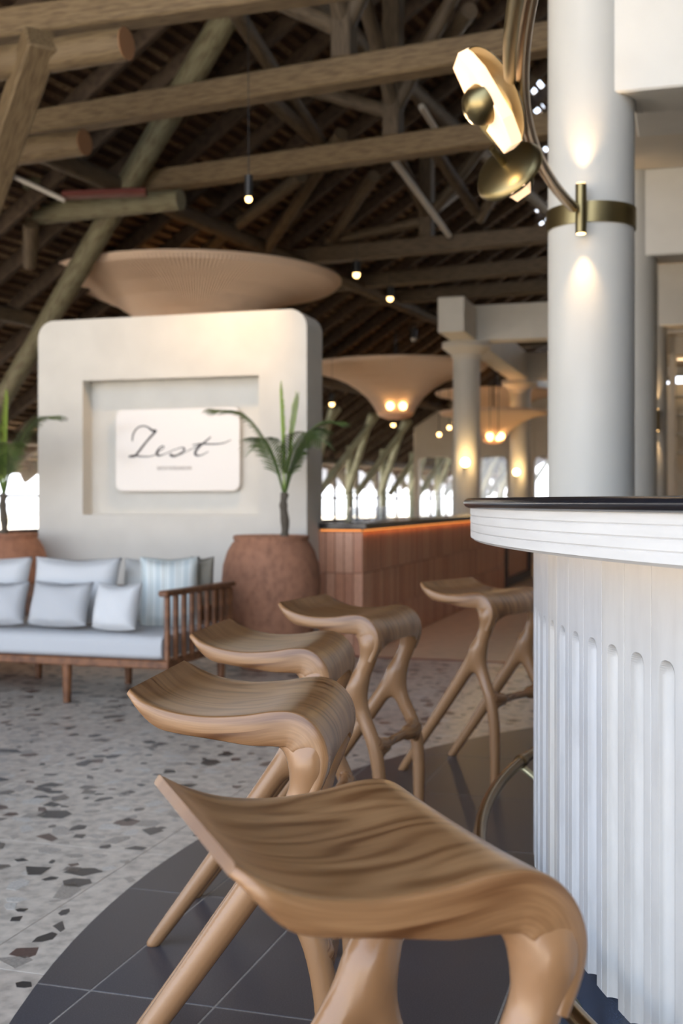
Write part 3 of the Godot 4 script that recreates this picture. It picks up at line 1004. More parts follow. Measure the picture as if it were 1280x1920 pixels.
	# pale raking poles along the open side
	for k in 13:
		var t := 12.6 + k * 1.75
		for sg in [-1.0, 1.0]:
			pole("side_strut", R(-9.5 + sg * 0.1, t, 1.25), R(-8.65, t + sg * 1.0, roof_y(-8.65) - 0.12), 0.065, M.pole_pale, roof)
		pole("side_post", R(-9.55, t, 0.70), R(-9.55, t, roof_y(-9.55) - 0.1), 0.075, M.pole_pale, roof)

# ---------------------------------------------------------------- the open side with its low wall and windows
func build_facade() -> void:
	var w := thing("wall_left", "low plastered wall along the open side of the pavilion", "", Vector3.ZERO, 0, "", "structure")
	beam("parapet", R(-9.9, -4, 0.35), R(-9.9, 35, 0.35), 0.2, 0.70, M.plaster_warm, w)
	beam("coping", R(-9.9, -4, 0.72), R(-9.9, 35, 0.72), 0.28, 0.05, M.dark_frame, w)
	beam("end_parapet", R(-9.9, 35, 0.35), R(14, 35, 0.35), 0.2, 0.70, M.plaster_warm, w)
	var wf := beam("wall_front", R(1.2, -1.1, 2.0), R(13.6, -1.1, 2.0), 0.2, 8.0, M.plaster_warm, null)
	tag(wf, "plain cream wall behind the bar's service side", "", "", "structure")
	var bay := 1.12
	for k in 26:
		var t := 4.6 + k * bay
		var win := thing("window_%d" % (k + 1), "tall framed window pane above the low side wall", "", Vector3.ZERO, 0, "windows along the open side", "structure")
		beam("frame", R(-9.9, t, 0.745), R(-9.9, t, 1.75), 0.055, 0.055, M.dark_frame, win, R(0, 1, 0), 0.004)
		beam("transom", R(-9.9, t + 0.028, 1.17), R(-9.9, t + bay - 0.028, 1.17), 0.04, 0.035, M.dark_frame, win, Vector3.UP, 0.004)
		beam("pane", R(-9.9, t + 0.03, 0.955), R(-9.9, t + bay - 0.03, 0.955), 0.006, 0.395, M.pane, win, Vector3.UP, 0.0005)
		beam("pane", R(-9.9, t + 0.03, 1.465), R(-9.9, t + bay - 0.03, 1.465), 0.006, 0.555, M.pane, win, Vector3.UP, 0.0005)

# ---------------------------------------------------------------- columns and beams
func column(where: Vector3, top: float, label: String) -> Node3D:
	var c := thing("column", label, "", where, 0, "", "structure")
	obj("shaft", lathe([Vector2(0.0, 0.0), Vector2(0.18, 0.0), Vector2(0.18, top), Vector2(0.0, top)], 48, true), M.column_paint, c)
	return c
func build_columns() -> void:
	var names := ["round off-white column at the bar carrying a brass band", "round off-white column behind the brass banded column", "round off-white column farthest along the row from the bar"]
	for i in 3:
		var p := B(-0.41, 5.05 + i * 3.315, 0)
		column(p, 4.6 if i == 0 else 3.4, names[i])
		var bm := beam("beam", B(-0.41, 5.05 + i * 3.315, 3.29), B(9.0, 5.05 + i * 3.315, 3.29), 0.29, 1.03, M.plaster, null, Vector3.UP, 0.008)
		tag(bm, ["deep plastered beam springing from the brass banded column", "deep plastered beam on the second round column", "deep plastered beam on the third round column"][i], "", "", "structure")
	var ce := obj("ceiling", box(Vector3(10, 0.12, 15.5), 0.01), M.plaster_warm, null, Transform3D(tile_tf().basis, B(4.4, 12.6, 3.42)))
	tag(ce, "flat cream ceiling beyond the row of columns", "", "", "structure")
	for k in 4:
		var cf := beam("trim_%d" % (k + 1), B(-0.3, 6.7 + k * 3.3, 3.28), B(9, 6.7 + k * 3.3, 3.28), 0.5, 0.16, M.plaster, null, Vector3.UP, 0.01)
		tag(cf, "shallow plaster coffer across the cream ceiling", "", "plaster coffers of the ceiling", "structure")
	var wb := thing("wall_back", "cream wall at the back of the column row with a shelf niche", "", Vector3.ZERO, 0, "", "structure")
	var na := from_B(on_plane(1254, 800, B(0, 16.0, 0), B(0, 1, 0))).x
	var ntop := on_plane(1254, 668, B(0, 16.0, 0), B(0, 1, 0)).y
	beam("wall_panel", B(-0.2, 16.0, 1.7), B(na, 16.0, 1.7), 0.2, 3.4, M.plaster_warm, wb)
	beam("wall_panel", B(na + 1.1, 16.0, 1.7), B(9.5, 16.0, 1.7), 0.2, 3.4, M.plaster_warm, wb)
	beam("lintel", B(na, 16.0, (ntop + 3.4) / 2), B(na + 1.1, 16.0, (ntop + 3.4) / 2), 0.2, 3.4 - ntop, M.plaster_warm, wb)
	for y in [1.75, 2.0, 2.25, 2.5]:
		beam("niche_shelf", B(na, 16.25, y), B(na + 1.1, 16.25, y), 0.3, 0.05, M.plaster, wb)
	beam("niche_back", B(na - 0.1, 16.5, 2.1), B(na + 1.2, 16.5, 2.1), 0.06, 1.2, M.plaster_warm, wb)
	obj("niche_lamp_strip", box(Vector3(0.9, 0.02, 0.02), 0.003), M.glow_bar_led, wb, Transform3D(tile_tf().basis, B(na + 0.55, 16.13, ntop - 0.03)))
	omni(wb, B(na + 0.55, 16.13, ntop - 0.08), Color(1.0, 0.86, 0.66), 0.12, 0.04)
	var wr := beam("wall_right", B(9.4, -1.0, 2.5), B(9.4, 20.0, 2.5), 0.2, 5.0, M.plaster_warm, null)
	tag(wr, "plain cream wall closing the far side of the bar", "", "", "structure")
	# the two columns with capitals in the dining room
	var lab := ["off-white column with a flared capital standing nearest the red tiled counter", "off-white column with a flared capital, farther back in the dining room"]
	for i in 2:
		var t: float = [15.67, 20.83][i]
		var c := column(B(-2.93, t, 0), 3.12, lab[i])
		obj("capital", lathe([Vector2(0.18, 3.02), Vector2(0.2, 3.05), Vector2(0.2, 3.08), Vector2(0.24, 3.11), Vector2(0.31, 3.17), Vector2(0.33, 3.18), Vector2(0.33, 3.25), Vector2(0.0, 3.25)], 40, true), M.cap_grey, c)
		var x := beam("beam", B(-2.93, t, 3.49), B(9.0, t, 3.49), 0.32, 0.48, M.plaster, null, Vector3.UP, 0.01)
		tag(x, ["plastered cross beam on the capital by the red counter", "plastered cross beam on the capital farther back"][i], "", "", "structure")
	var lb := beam("beam", B(-2.93, 14.6, 3.475), B(-2.93, 24.0, 3.475), 0.34, 0.45, M.plaster, null, Vector3.UP, 0.01)
	tag(lb, "plastered beam running along the dining room over both capitals", "", "", "structure")
	# dining room end wall with tall round-topped windows
	var we := thing("wall_end", "cream end wall of the dining room with tall bright windows", "", Vector3.ZERO, 0, "", "structure")
	var s0 := -5.62
	var wt := 24.4
	var edge := []
	for u in [786, 849, 901, 951, 1003, 1044]:
		var p := on_plane(u, 900, B(0, wt, 0), B(0, 1, 0))
		edge.append(from_B(p).x)
	var piers := [[s0 - 0.06, edge[0]], [edge[1], edge[2]], [edge[3], edge[4]], [edge[5], 9.0]]
	for q in piers: beam("pier", B(q[0], wt, 1.65), B(q[1], wt, 1.65), 0.25, 3.3, M.plaster_warm, we)
	for k in 3:
		var a: float = edge[k * 2]; var b: float = edge[k * 2 + 1]
		beam("sill_wall", B(a, wt, 0.35), B(b, wt, 0.35), 0.25, 0.7, M.plaster_warm, we)
		var arch := PackedVector2Array([Vector2(a, 3.3), Vector2(a, 1.9)])
		for i in 9:
			var an := PI / 2 * i / 8
			arch.append(Vector2(a + 0.12 - 0.12 * cos(an), 1.92 + 0.12 * sin(an)))
		for i in 9:
			var an := PI / 2 * (8 - i) / 8
			arch.append(Vector2(b - 0.12 + 0.12 * cos(an), 1.92 + 0.12 * sin(an)))
		arch.append_array(PackedVector2Array([Vector2(b, 1.9), Vector2(b, 3.3)]))
		obj("lintel", extrude(arch, -0.125, 0.125, 0.0), M.plaster_warm, we, upright(Transform3D(Basis(Vector3.UP, deg_to_rad(-AX)), B(0, wt, 0))))
		var win := thing("window_%d" % (27 + k), "tall round-topped window in the cream end wall", "", Vector3.ZERO, 0, "windows of the end wall", "structure")
		beam("pane", B(a, wt, 1.37), B(b, wt, 1.37), 0.01, 1.3, M.pane, win, Vector3.UP, 0.001)
		beam("frame", B(a, wt, 0.73), B(b, wt, 0.73), 0.06, 0.05, M.dark_frame, win)

# ---------------------------------------------------------------- wall sconces, chandelier, pendants, spots
func sconce(p: Vector3, out: Vector3, label: String, energy: float) -> void:
	var o := thing("wall_sconce", label, "sconce", p, 0, "up and down sconces on the columns")
	obj("body", lathe([Vector2(0.0, -0.1), Vector2(0.02, -0.1), Vector2(0.0225, -0.0975), Vector2(0.0225, 0.0975), Vector2(0.02, 0.1), Vector2(0.0, 0.1)], 24, true), M.brass_dull, o)
	obj("arm", tube(PackedVector3Array([Vector3.ZERO, -out * 0.056]), [0.009], 10), M.brass_dull, o)
	for s in [-1.0, 1.0]:
		obj("lamp_lens", lathe([Vector2(0.0, 0.1005), Vector2(0.018, 0.1005), Vector2(0.018, 0.1025), Vector2(0.0, 0.1025)], 20, true), M.glow_warm, o, Transform3D(Basis().scaled(Vector3(1, s, 1)) if s > 0 else Basis(Vector3.RIGHT, PI), Vector3.ZERO))
		spot(o, Vector3(0, s * 0.106, 0), Vector3(0, s, 0) - out * 0.12, Color(1.0, 0.82, 0.60), energy, 32, 0.012)
func build_lamps() -> void:
	var col := B(-0.41, 5.05, 0)
	var out := (Vector3(-0.05, 0, 0) - Vector3(col.x, 0, col.z)).normalized()
	out = out.rotated(Vector3.UP, -0.16)
	sconce(col + out * 0.236 + Vector3(0, 2.287, 0), out, "slim brass sconce on the brass band of the big column", 0.22)
	var c3 := B(-0.41, 11.68, 0)
	var o3 := Vector3(-0.35, 0, 1).normalized().rotated(Vector3.UP, 0.45)
	sconce(c3 + o3 * 0.235 + Vector3(0, 1.87, 0), o3, "slim brass sconce on the column farthest along the row", 0.22)
	var c2 := B(-0.41, 8.365, 0)
	var o2 := Vector3(-0.9, 0, 0.6).normalized()
	sconce(c2 + o2 * 0.235 + Vector3(0, 2.2, 0), o2, "slim brass sconce on the column behind the brass banded one", 0.22)
	for i in 2:
		var q = [[872, 867, 15.5], [968, 885, 20.5]][i]
		var g := thing("globe_lamp", ["glowing globe lamp on the capital column by the red counter", "glowing globe lamp on the capital column farther back"][i], "lamp", at(q[0], q[1], q[2]), 0, "globe lamps on the capital columns")
		var s := SphereMesh.new(); s.radius = 0.062; s.height = 0.124; s.radial_segments = 20; s.rings = 12
		obj("lamp_globe", s, M.glow_globe, g)
		obj("bracket", box(Vector3(0.05, 0.05, 0.11), 0.008), M.brass_dull, g, Transform3D(Basis(), Vector3(0, -0.06, -0.06)))
		omni(g, Vector3.ZERO, Color(1.0, 0.82, 0.56), 0.3, 0.06)
	# brass ring chandelier over the bar, hung on the column's band
	var ch := thing("ring_chandelier", "curved brass ring chandelier with shell lamps hanging over the bar", "chandelier")
	var path := PackedVector3Array(); var big := PackedVector3Array()
	var rr := func(th: float) -> float: return 2.9 + (0.79 * (th - 0.05) ** 2 if th > 0.05 else 0.0)
	for i in 70:
		var th := lerpf(-1.0, 0.757, i / 69.0)
		path.append(around(th, rr.call(th) + 0.0, 2.287))
	obj("ring_tube", tube(path, [0.0215], 14), M.brass, ch)
	for i in 60:
		var th := lerpf(-1.0, 0.285, i / 59.0)
		big.append(around(th, rr.call(th) + 0.022, 2.30))
	obj("sleeve", tube(big, [0.029], 16), M.brass_dull, ch)
	obj("mounting_band", lathe([Vector2(0.181, 2.245), Vector2(0.187, 2.245), Vector2(0.187, 2.33), Vector2(0.181, 2.33), Vector2(0.181, 2.245)], 48, true), M.brass_dull, ch, Transform3D(Basis(), col))
	shell_lamp(ch, at(922, 186, 3.42), Vector3(-0.84, -0.49, 0.20), 0.158, true)
	shell_lamp(ch, at(955, 322, 3.72), Vector3(0.50, -0.42, -0.55), 0.118, false)
	# rattan pendants
	pend(at(366, 531, 13.0), 1.62, 0.12, "huge round rattan pendant floating above the plastered sign wall")
	pend(at(741, 690, 18.6), 1.45, 0.1, "round rattan pendant with a glowing foot beside the capital column")
	pend(at(930, 738, 23.0), 1.2, 0.3, "round rattan pendant between the two capital columns")
	pend(at(925, 775, 20.6), 0.95, 0.3, "small low rattan pendant before the end wall windows")
	# small ceiling spotlights
	var sp := [[466, 370, 7.5, 1], [668, 513, 13.2, 1], [731, 558, 15.0, 2], [622, 756, 17.5, 1], [737, 795, 20.0, 1], [468, 465, 14.2, 0], [775, 634, 17.0, 0]]
	for i in sp.size():
		var q = sp[i]
		var p := at(q[0], q[1], q[2])
		var o := thing("ceiling_spotlight", "small lit spotlight on a black stem in front of the sign wall" if i == 0 else "small lit spotlight on a black stem among the roof timbers" if q[3] > 0 else "small unlit spotlight on a black stem among the roof timbers", "spotlight", p, 0, "spotlights among the roof timbers")
		var k: float = 0.72 if i == 0 else 1.3
		obj("can", lathe([Vector2(0.0, 0.012), Vector2(0.035 * k, 0.0), Vector2(0.037 * k, 0.0), Vector2(0.037 * k, 0.14), Vector2(0.0, 0.15)], 18, true), M.black_metal, o)
		var s := SphereMesh.new(); s.radius = 0.030 * k; s.height = 0.06 * k; s.radial_segments = 14; s.rings = 8
		if q[3] > 0: obj("lamp_bulb", s, M.glow_warm, o, Transform3D(Basis(), Vector3(0, -0.012, 0)))
		else: obj("lamp_reflector", s, M.cap_grey, o, Transform3D(Basis(), Vector3(0, -0.012, 0)))
		var c := cos(deg_to_rad(RX)); var kk := sin(deg_to_rad(RX))
		var rs: float = p.x * c + p.z * kk
		pole("stem", Vector3(0, 0.14, 0), Vector3(0, roof_y(rs) - p.y - 0.05, 0), 0.003, M.black_metal, o)
	var wall_lamp := at(466, 370, 7.5)
	var aim := at(330, 720, 8.35) - wall_lamp
	var first := get_node("ceiling_spotlight")
	spot(first, Vector3(0, -0.05, 0), aim, Color(1.0, 0.81, 0.58), 1.5, 50, 0.04)
	for q in [[823, 815, 21.5], [842, 802, 21.8], [853, 793, 22.0], [918, 822, 19.2], [934, 822, 19.3]]:
		var o := thing("string_bulb", "tiny warm bulb on a cable by the capital columns", "bulb", at(q[0], q[1], q[2]), 0, "bulbs strung in the dining room")
		var s := SphereMesh.new(); s.radius = 0.04; s.height = 0.08; s.radial_segments = 12; s.rings = 8
		obj("lamp_glass", s, M.glow_warm, o)
		pole("cable", Vector3(0, 0.03, 0), Vector3(0, 3.2 - o.position.y + 1.0, 0), 0.006, M.black_metal, o)

func shell_lamp(parent: Node3D, p: Vector3, face: Vector3, r: float, lit: bool) -> void:
	var n := face.normalized()
	var along := Vector3(0.505, -0.865, 0.0)
	var x := (along - n * along.dot(n)).normalized()
	var head := Node3D.new()
	head.name = "lamp_head"
	parent.add_child(head, true)
	head.transform = Transform3D(Basis(x, n, x.cross(n)), p)
	# a dished brass plate, a thick alabaster slab cut off in facets, and a small brass bowl in front
	obj("plate", lathe([Vector2(0.0, -0.040), Vector2(0.05, -0.037), Vector2(0.10, -0.026), Vector2(r * 0.96, -0.008), Vector2(r, 0.0), Vector2(r * 0.96, -0.003), Vector2(0.10, -0.020), Vector2(0.05, -0.031), Vector2(0.0, -0.034)], 40), M.brass_dull, head)
	var poly := PackedVector2Array()
	for q in [[-1.0, -0.16], [-0.94, 0.30], [-0.42, 0.42], [-0.36, 0.10], [0.36, 0.10], [0.40, 0.40], [0.95, 0.26], [0.97, -0.16], [0.5, -0.34], [-0.5, -0.34]]: poly.append(Vector2(q[0], q[1]) * r)
	obj("lamp_diffuser", extrude(poly, -0.006, 0.034, 0.003), M.glow_alabaster, head)
	obj("bowl", lathe([Vector2(0.0, 0.092), Vector2(0.026, 0.088), Vector2(0.045, 0.077), Vector2(0.057, 0.057), Vector2(0.062, 0.03), Vector2(0.060, 0.03), Vector2(0.054, 0.055), Vector2(0.042, 0.074), Vector2(0.0, 0.089)], 32), M.brass_dull, head)
	pole("arm", Vector3(0, -0.034, 0), Vector3(0, -0.11, 0), 0.012, M.brass_dull, head)
	if lit: omni(head, Vector3(0, 0.06, r * 0.5), Color(1.0, 0.84, 0.64), 0.05, 0.03)

func pend(rim: Vector3, r: float, energy: float, label: String) -> void:
	var o := thing("rattan_pendant", label, "pendant lamp", rim, 0, "rattan pendants under the roof")
	var prof := [Vector2(1.0, 0.0), Vector2(0.97, -0.028), Vector2(0.85, -0.055), Vector2(0.70, -0.095), Vector2(0.55, -0.155), Vector2(0.42, -0.235), Vector2(0.31, -0.33), Vector2(0.235, -0.43), Vector2(0.20, -0.50)]
	var n := 230
	var rows := []
	for q in prof:
		var ring := []
		for j in n * 2:
			var a := TAU * j / (n * 2)
			var w := 0.007 if j % 2 else 0.0
			ring.append(Vector3(cos(a) * q.x, q.y + w, sin(a) * q.x) * r)
		rows.append(ring)
	for i in range(prof.size() - 1, -1, -1):
		var q = prof[i]
		var ring := []
		for j in n * 2:
			var a := TAU * j / (n * 2)
			ring.append(Vector3(cos(a) * q.x, q.y + 0.02, sin(a) * q.x) * r)
		rows.append(ring)
	obj("lamp_shade", sheet(rows, true, false, true), M.rattan, o).set_meta("label", "wide flared shade of radiating rattan canes")
	obj("lamp_foot", lathe([Vector2(0.205 * r, -0.50 * r), Vector2(0.17 * r, -0.535 * r), Vector2(0.09 * r, -0.56 * r), Vector2(0.0, -0.568 * r)], 32), M.rattan, o)
	obj("hoop", lathe([Vector2(0.99 * r, 0.0), Vector2(1.005 * r, 0.004), Vector2(1.005 * r, 0.03), Vector2(0.99 * r, 0.034), Vector2(0.99 * r, 0.0)], 96), M.rattan, o)
	var s := SphereMesh.new(); s.radius = 0.06; s.height = 0.12; s.radial_segments = 14; s.rings = 8
	for k in 2:
		var p := Vector3(0.10 * (1 if k else -1), -0.44 * r, 0.27 * r)
		obj("lamp_bulb", s, M.glow_warm, o, Transform3D(Basis(), p))
	omni(o, Vector3(0, -0.40 * r, 0), Color(1.0, 0.80, 0.55), energy, 0.08)
	var c := cos(deg_to_rad(RX)); var kk := sin(deg_to_rad(RX))
	var rs: float = rim.x * c + rim.z * kk
	pole("stem", Vector3(0, -0.3 * r, 0), Vector3(0, roof_y(rs) - rim.y - 0.1, 0), 0.015, M.black_metal, o)

# ---------------------------------------------------------------- plastered sign wall
func build_sign_wall() -> void:
	var rot := Basis(Vector3.UP, deg_to_rad(-AX))
	var corner := V(-0.2405, 0, 8.1)          # foot of its front edge beside the red counter
	var w := 2.11; var h := 2.44
	var tf := Transform3D(rot, corner)
	var wall := thing("wall_sign", "freestanding plastered wall with rounded top corners and a recessed niche", "", Vector3.ZERO, 0, "", "structure")
	var face := tf.basis.z
	# niche corners, from the photograph, on the wall's front plane
	var loc := func(u: float, v: float) -> Vector3: return tf.affine_inverse() * on_plane(u, v, corner, face)
	var n0: Vector3 = loc.call(155, 965); var n1: Vector3 = loc.call(485, 703)
	var outline := rounded(-w, 0.0, 0.0, h, [0.0, 0.0, 0.13, 0.13], 8)
	obj("core", extrude(outline, -0.35, -0.14, 0.0), M.plaster, wall, upright(tf))
	var hole := rect(n0.x, n0.y, n1.x, n1.y)
	var mid := (n0.x + n1.x) / 2
	for half in [rect(-w - 1, -1, mid, 4), rect(mid, -1, 1, 4)]:
		var part: PackedVector2Array = Geometry2D.intersect_polygons(outline, half)[0]
		for p in Geometry2D.clip_polygons(part, hole):
			obj("front_layer", extrude(p, -0.14, 0.0, 0.0), M.plaster, wall, upright(tf))
	# the sign: a white board with script lettering, standing off the niche's back
	var back := corner - face * 0.14
	var front := back + face * 0.055
	var sl := func(u: float, v: float) -> Vector3: return tf.affine_inverse() * on_plane(u, v, front, face)
	var a: Vector3 = sl.call(217, 921); var b: Vector3 = sl.call(449, 763)
	var sign := thing("sign_board", "white rounded sign board with dark handwritten lettering in the niche", "sign")
	obj("board", extrude(rounded(a.x, a.y, b.x, b.y, [0.055, 0.055, 0.055, 0.055], 6), 0.025, 0.055, 0.002), M.sign_white, sign, upright(Transform3D(rot, back)))
	obj("spacer", box(Vector3((b.x - a.x) * 0.8, (b.y - a.y) * 0.7, 0.027), 0.003), M.cap_grey, sign, Transform3D(rot, back + face * 0.0135 + rot * Vector3((a.x + b.x) / 2, (a.y + b.y) / 2, 0)))
	var strokes := [
		[[228, 415, 1.2], [236, 352, 1.8], [272, 298, 1.9], [322, 279, 1.6], [368, 290, 1.6], [402, 316, 2.6], [432, 322, 3.4], [428, 334, 3.2], [352, 420, 2.6], [262, 534, 3.2], [230, 546, 3.4], [195, 550, 1.6], [250, 542, 2.0], [310, 549, 1.6], [380, 549, 1.2], [430, 534, 1.1], [470, 500, 1.1], [508, 470, 1.2], [496, 457, 1.4], [468, 476, 2.0], [446, 516, 2.9], [460, 541, 2.4], [500, 534, 1.2], [545, 515, 0.9]],
		[[545, 515, 0.9], [600, 490, 0.9], [650, 474, 1.0], [682, 472, 1.6], [690, 492, 2.4], [656, 522, 1.9], [606, 546, 2.6], [572, 538, 3.0], [566, 524, 2.0]],
		[[606, 546, 1.6], [660, 530, 0.9], [720, 500, 0.9], [780, 470, 1.0], [850, 432, 1.1], [925, 375, 1.2], [880, 415, 2.2], [822, 462, 3.4], [788, 510, 3.2], [796, 538, 2.4], [840, 538, 1.3], [905, 505, 0.9]],
		[[762, 446, 0.9], [840, 436, 1.8], [930, 440, 1.6], [1030, 432, 1.3], [1105, 402, 0.8]],
	]
	for st in strokes:
		var pts := []; var rad := []
		for q in st:
			var p: Vector3 = sl.call(200 + q[0] * 0.211, 740 + q[1] * 0.211)
			pts.append(Vector3(p.x, p.y, 0.0))
		var path := spline(pts, 5)
		for i in path.size():
			var k := float(i) / 5.0
			var i0 := mini(int(k), st.size() - 2)
			rad.append(lerpf(st[i0][2], st[i0 + 1][2], k - i0) * 0.0034)
		obj("lettering", ribbon(path, rad), M.sign_letter, sign, Transform3D(rot, front + face * 0.001))
	var tm := TextMesh.new()
	tm.text = "MEDITERRANEAN"; tm.font_size = 16; tm.pixel_size = 0.0022; tm.depth = 0.002
	var sf := SystemFont.new(); sf.font_names = PackedStringArray(["Droid Sans"])
	tm.font = sf
	var tp: Vector3 = sl.call(327, 878)
	obj("small_lettering", tm, M.sign_grey, sign, Transform3D(rot, front + rot * Vector3(tp.x, tp.y, 0.002)))
func ribbon(path: PackedVector3Array, rad: Array) -> ArrayMesh:     # a flat pen stroke 2 mm thick in x, y
	var rows := []
	for i in path.size():
		var t: Vector3 = (path[mini(i + 1, path.size() - 1)] - path[maxi(i - 1, 0)]).normalized()
		var n: Vector3 = Vector3(-t.y, t.x, 0) * float(rad[i])
		n = n.lerp(Vector3(0.8, 0.6, 0) * rad[i] * signf(n.dot(Vector3(0.8, 0.6, 0))), 0.25)
		var z := Vector3(0, 0, 0.002)
		rows.append([path[i] - n, path[i] + n, path[i] + n + z, path[i] - n + z])
	return sheet(rows, true, true, true)

# ---------------------------------------------------------------- sofa and cushions
func build_sofa() -> void:
	var rot := deg_to_rad(-AX)
	var org := B(-2.66, 5.67, 0)          # front corner below the slatted arm; x runs towards it, -z to the back
	var o := thing("sofa", "low wooden sofa with a slatted arm and pale mattress", "sofa", org, rot)
	var L := 2.75; var D := 0.92
	var wood: Material = M.sofa_wood
	obj("front_rail", box(Vector3(L, 0.045, 0.05), 0.006), wood, o, Transform3D(Basis(), Vector3(-L / 2, 0.228, -0.025)))
	obj("back_rail", box(Vector3(L, 0.045, 0.05), 0.006), wood, o, Transform3D(Basis(), Vector3(-L / 2, 0.228, -D + 0.025)))
	for x in [-0.03, -0.63, -1.4, -2.1, -L + 0.03]:
		obj("cross_rail", box(Vector3(0.05, 0.04, D - 0.1), 0.006), wood, o, Transform3D(Basis(), Vector3(x, 0.228, -D / 2)))
	for p in [[-0.62, -0.03], [-0.6, -0.72], [-1.24, -0.76], [-2.1, -0.03], [-2.1, -0.72], [-0.06, -0.87]]:
		obj("leg", tube(PackedVector3Array([Vector3(p[0], 0.0, p[1]), Vector3(p[0], 0.208, p[1])]), [0.02, 0.028], 12), wood, o)
	# slatted arm
	obj("arm_rail", box(Vector3(0.055, 0.032, D + 0.06), 0.008), wood, o, Transform3D(Basis(Vector3.RIGHT, -0.01), Vector3(-0.02, 0.605, -D / 2)))
	for i in 9:
		var z := -0.03 - i * (D - 0.07) / 8
		obj("spindle", box(Vector3(0.026, 0.36, 0.03), 0.005), wood, o, Transform3D(Basis(), Vector3(-0.02, 0.42, z)))
	obj("back_board", box(Vector3(L, 0.30, 0.03), 0.006), wood, o, Transform3D(Basis(), Vector3(-L / 2, 0.43, -D + 0.02)))
	# mattress
	var mat_rows := []; var pr := rounded(-D + 0.05, 0.252, -0.0, 0.378, [0.02, 0.035, 0.045, 0.03], 5)
	for k in 13:
		var x: float = -0.045 - (L - 0.09) * k / 12.0
		var sc := 0.93 if k == 0 or k == 12 else 1.0
		var ring := []
		for q in pr: ring.append(Vector3(x, 0.315 + (q.y - 0.315) * sc, -D / 2 + (q.x + D / 2) * (0.985 if sc < 1 else 1.0)))
		mat_rows.append(ring)
		if k == 0 or k == 11:
			var r2 := []
			for q in pr: r2.append(Vector3(x + (-0.02 if k == 0 else -(L - 0.09) / 12.0 + 0.02), q.y, q.x))
			mat_rows.append(r2)
	obj("mattress", sheet(mat_rows, true, true), M.mattress, o).set_meta("label", "pale grey fabric mattress")
	# loose cushions
	var cs := [
		[-15, 1100, 6.98, 0.50, 0.37, 0.17, M.linen_white, -14, 0, "long pale back cushion at the far end of the sofa", "cushions leaning on the sofa back"],
		[140, 1104, 6.86, 0.57, 0.38, 0.17, M.linen_white, -14, 0, "long white back cushion behind two small grey and white pillows", "cushions leaning on the sofa back"],
		[285, 1104, 6.97, 0.40, 0.37, 0.16, M.linen_cream, -14, 0, "cream back cushion partly behind the striped pillow", "cushions leaning on the sofa back"],
		[379, 1087, 6.93, 0.14, 0.28, 0.09, M.linen_stone, -6, 15, "stone coloured cushion tucked in the corner by the slatted arm", "cushions leaning on the sofa back"],
		[5, 1128, 6.66, 0.30, 0.245, 0.13, M.linen_grey, -20, 4, "light grey pillow at the far end of the sofa front row", "small pillows on the sofa"],
		[113, 1130, 6.56, 0.385, 0.25, 0.14, M.linen_grey, -20, -3, "light grey oblong pillow in front of the long white cushion", "small pillows on the sofa"],
		[219, 1135, 6.42, 0.29, 0.255, 0.13, M.linen_white, -16, -8, "small square white pillow next to the striped pillow", "small pillows on the sofa"],
		[318, 1107, 6.78, 0.345, 0.40, 0.16, M.linen_stripe, -13, 24, "large square pillow with pale blue and grey stripes", "cushions leaning on the sofa back"],
	]
	for c in cs:
		var p := at(c[0], c[1], c[2])
		var m := obj("sofa_cushion", pillow(c[3], c[4], c[5], 1.0), c[6])
		m.transform = Transform3D(Basis(Vector3.UP, rot + deg_to_rad(c[8])) * Basis(Vector3.RIGHT, deg_to_rad(c[7])), p)
		m.position.y = maxf(m.position.y, 0.375 + c[4] * 0.455)
		tag(m, c[9], "cushion", c[10])

# ---------------------------------------------------------------- pots and palms
func frond(pts: Array, leaf_len: float, m: Material, parent: Node3D, fold := 0.62, n := 26) -> void:
	var path := spline(pts, 6)
	var st := SurfaceTool.new()
	st.begin(Mesh.PRIMITIVE_TRIANGLES)
	var rad := []
	for i in path.size(): rad.append(lerpf(0.008, 0.002, float(i) / path.size()))
	st.append_from(tube(path, rad, 6), 0, Transform3D())
	var c := Curve3D.new()
	for p in path: c.add_point(p)
	var total := c.get_baked_length()
	for i in n:
		var k := 0.22 + 0.78 * i / (n - 1)
		var p := c.sample_baked(k * total)
		var t := (c.sample_baked(minf(k * total + 0.02, total)) - c.sample_baked(k * total - 0.02)).normalized()
		var side := t.cross(Vector3.UP).normalized()
		if side.length() < 0.5: side = Vector3.RIGHT
		var upv := side.cross(t)
		for sg in [-1.0, 1.0]:
			var ll := leaf_len * sin(clampf(0.10 + k * 0.80, 0, 1) * PI) * rng.randf_range(0.85, 1.1) + 0.04
			var dir: Vector3 = (side * sg * fold + t * 0.75 + upv * 0.1).normalized()
			var rows := []
			for j in 5:
				var q := j / 4.0
				var cen := p + dir * ll * q + Vector3.DOWN * (ll * 0.42 * q * q)
				var wd := t * (0.0062 * sin(clampf(0.12 + q * 0.88, 0, 1) * PI) + 0.0006)
				rows.append([cen - wd, cen + wd + Vector3(0, 0.0006, 0), cen + wd * 0.2 + upv * 0.0025, cen - wd * 0.9 + upv * 0.001])
			st.append_from(sheet(rows, true, true), 0, Transform3D())
	st.generate_normals()
	obj("frond", st.commit(), m, parent)
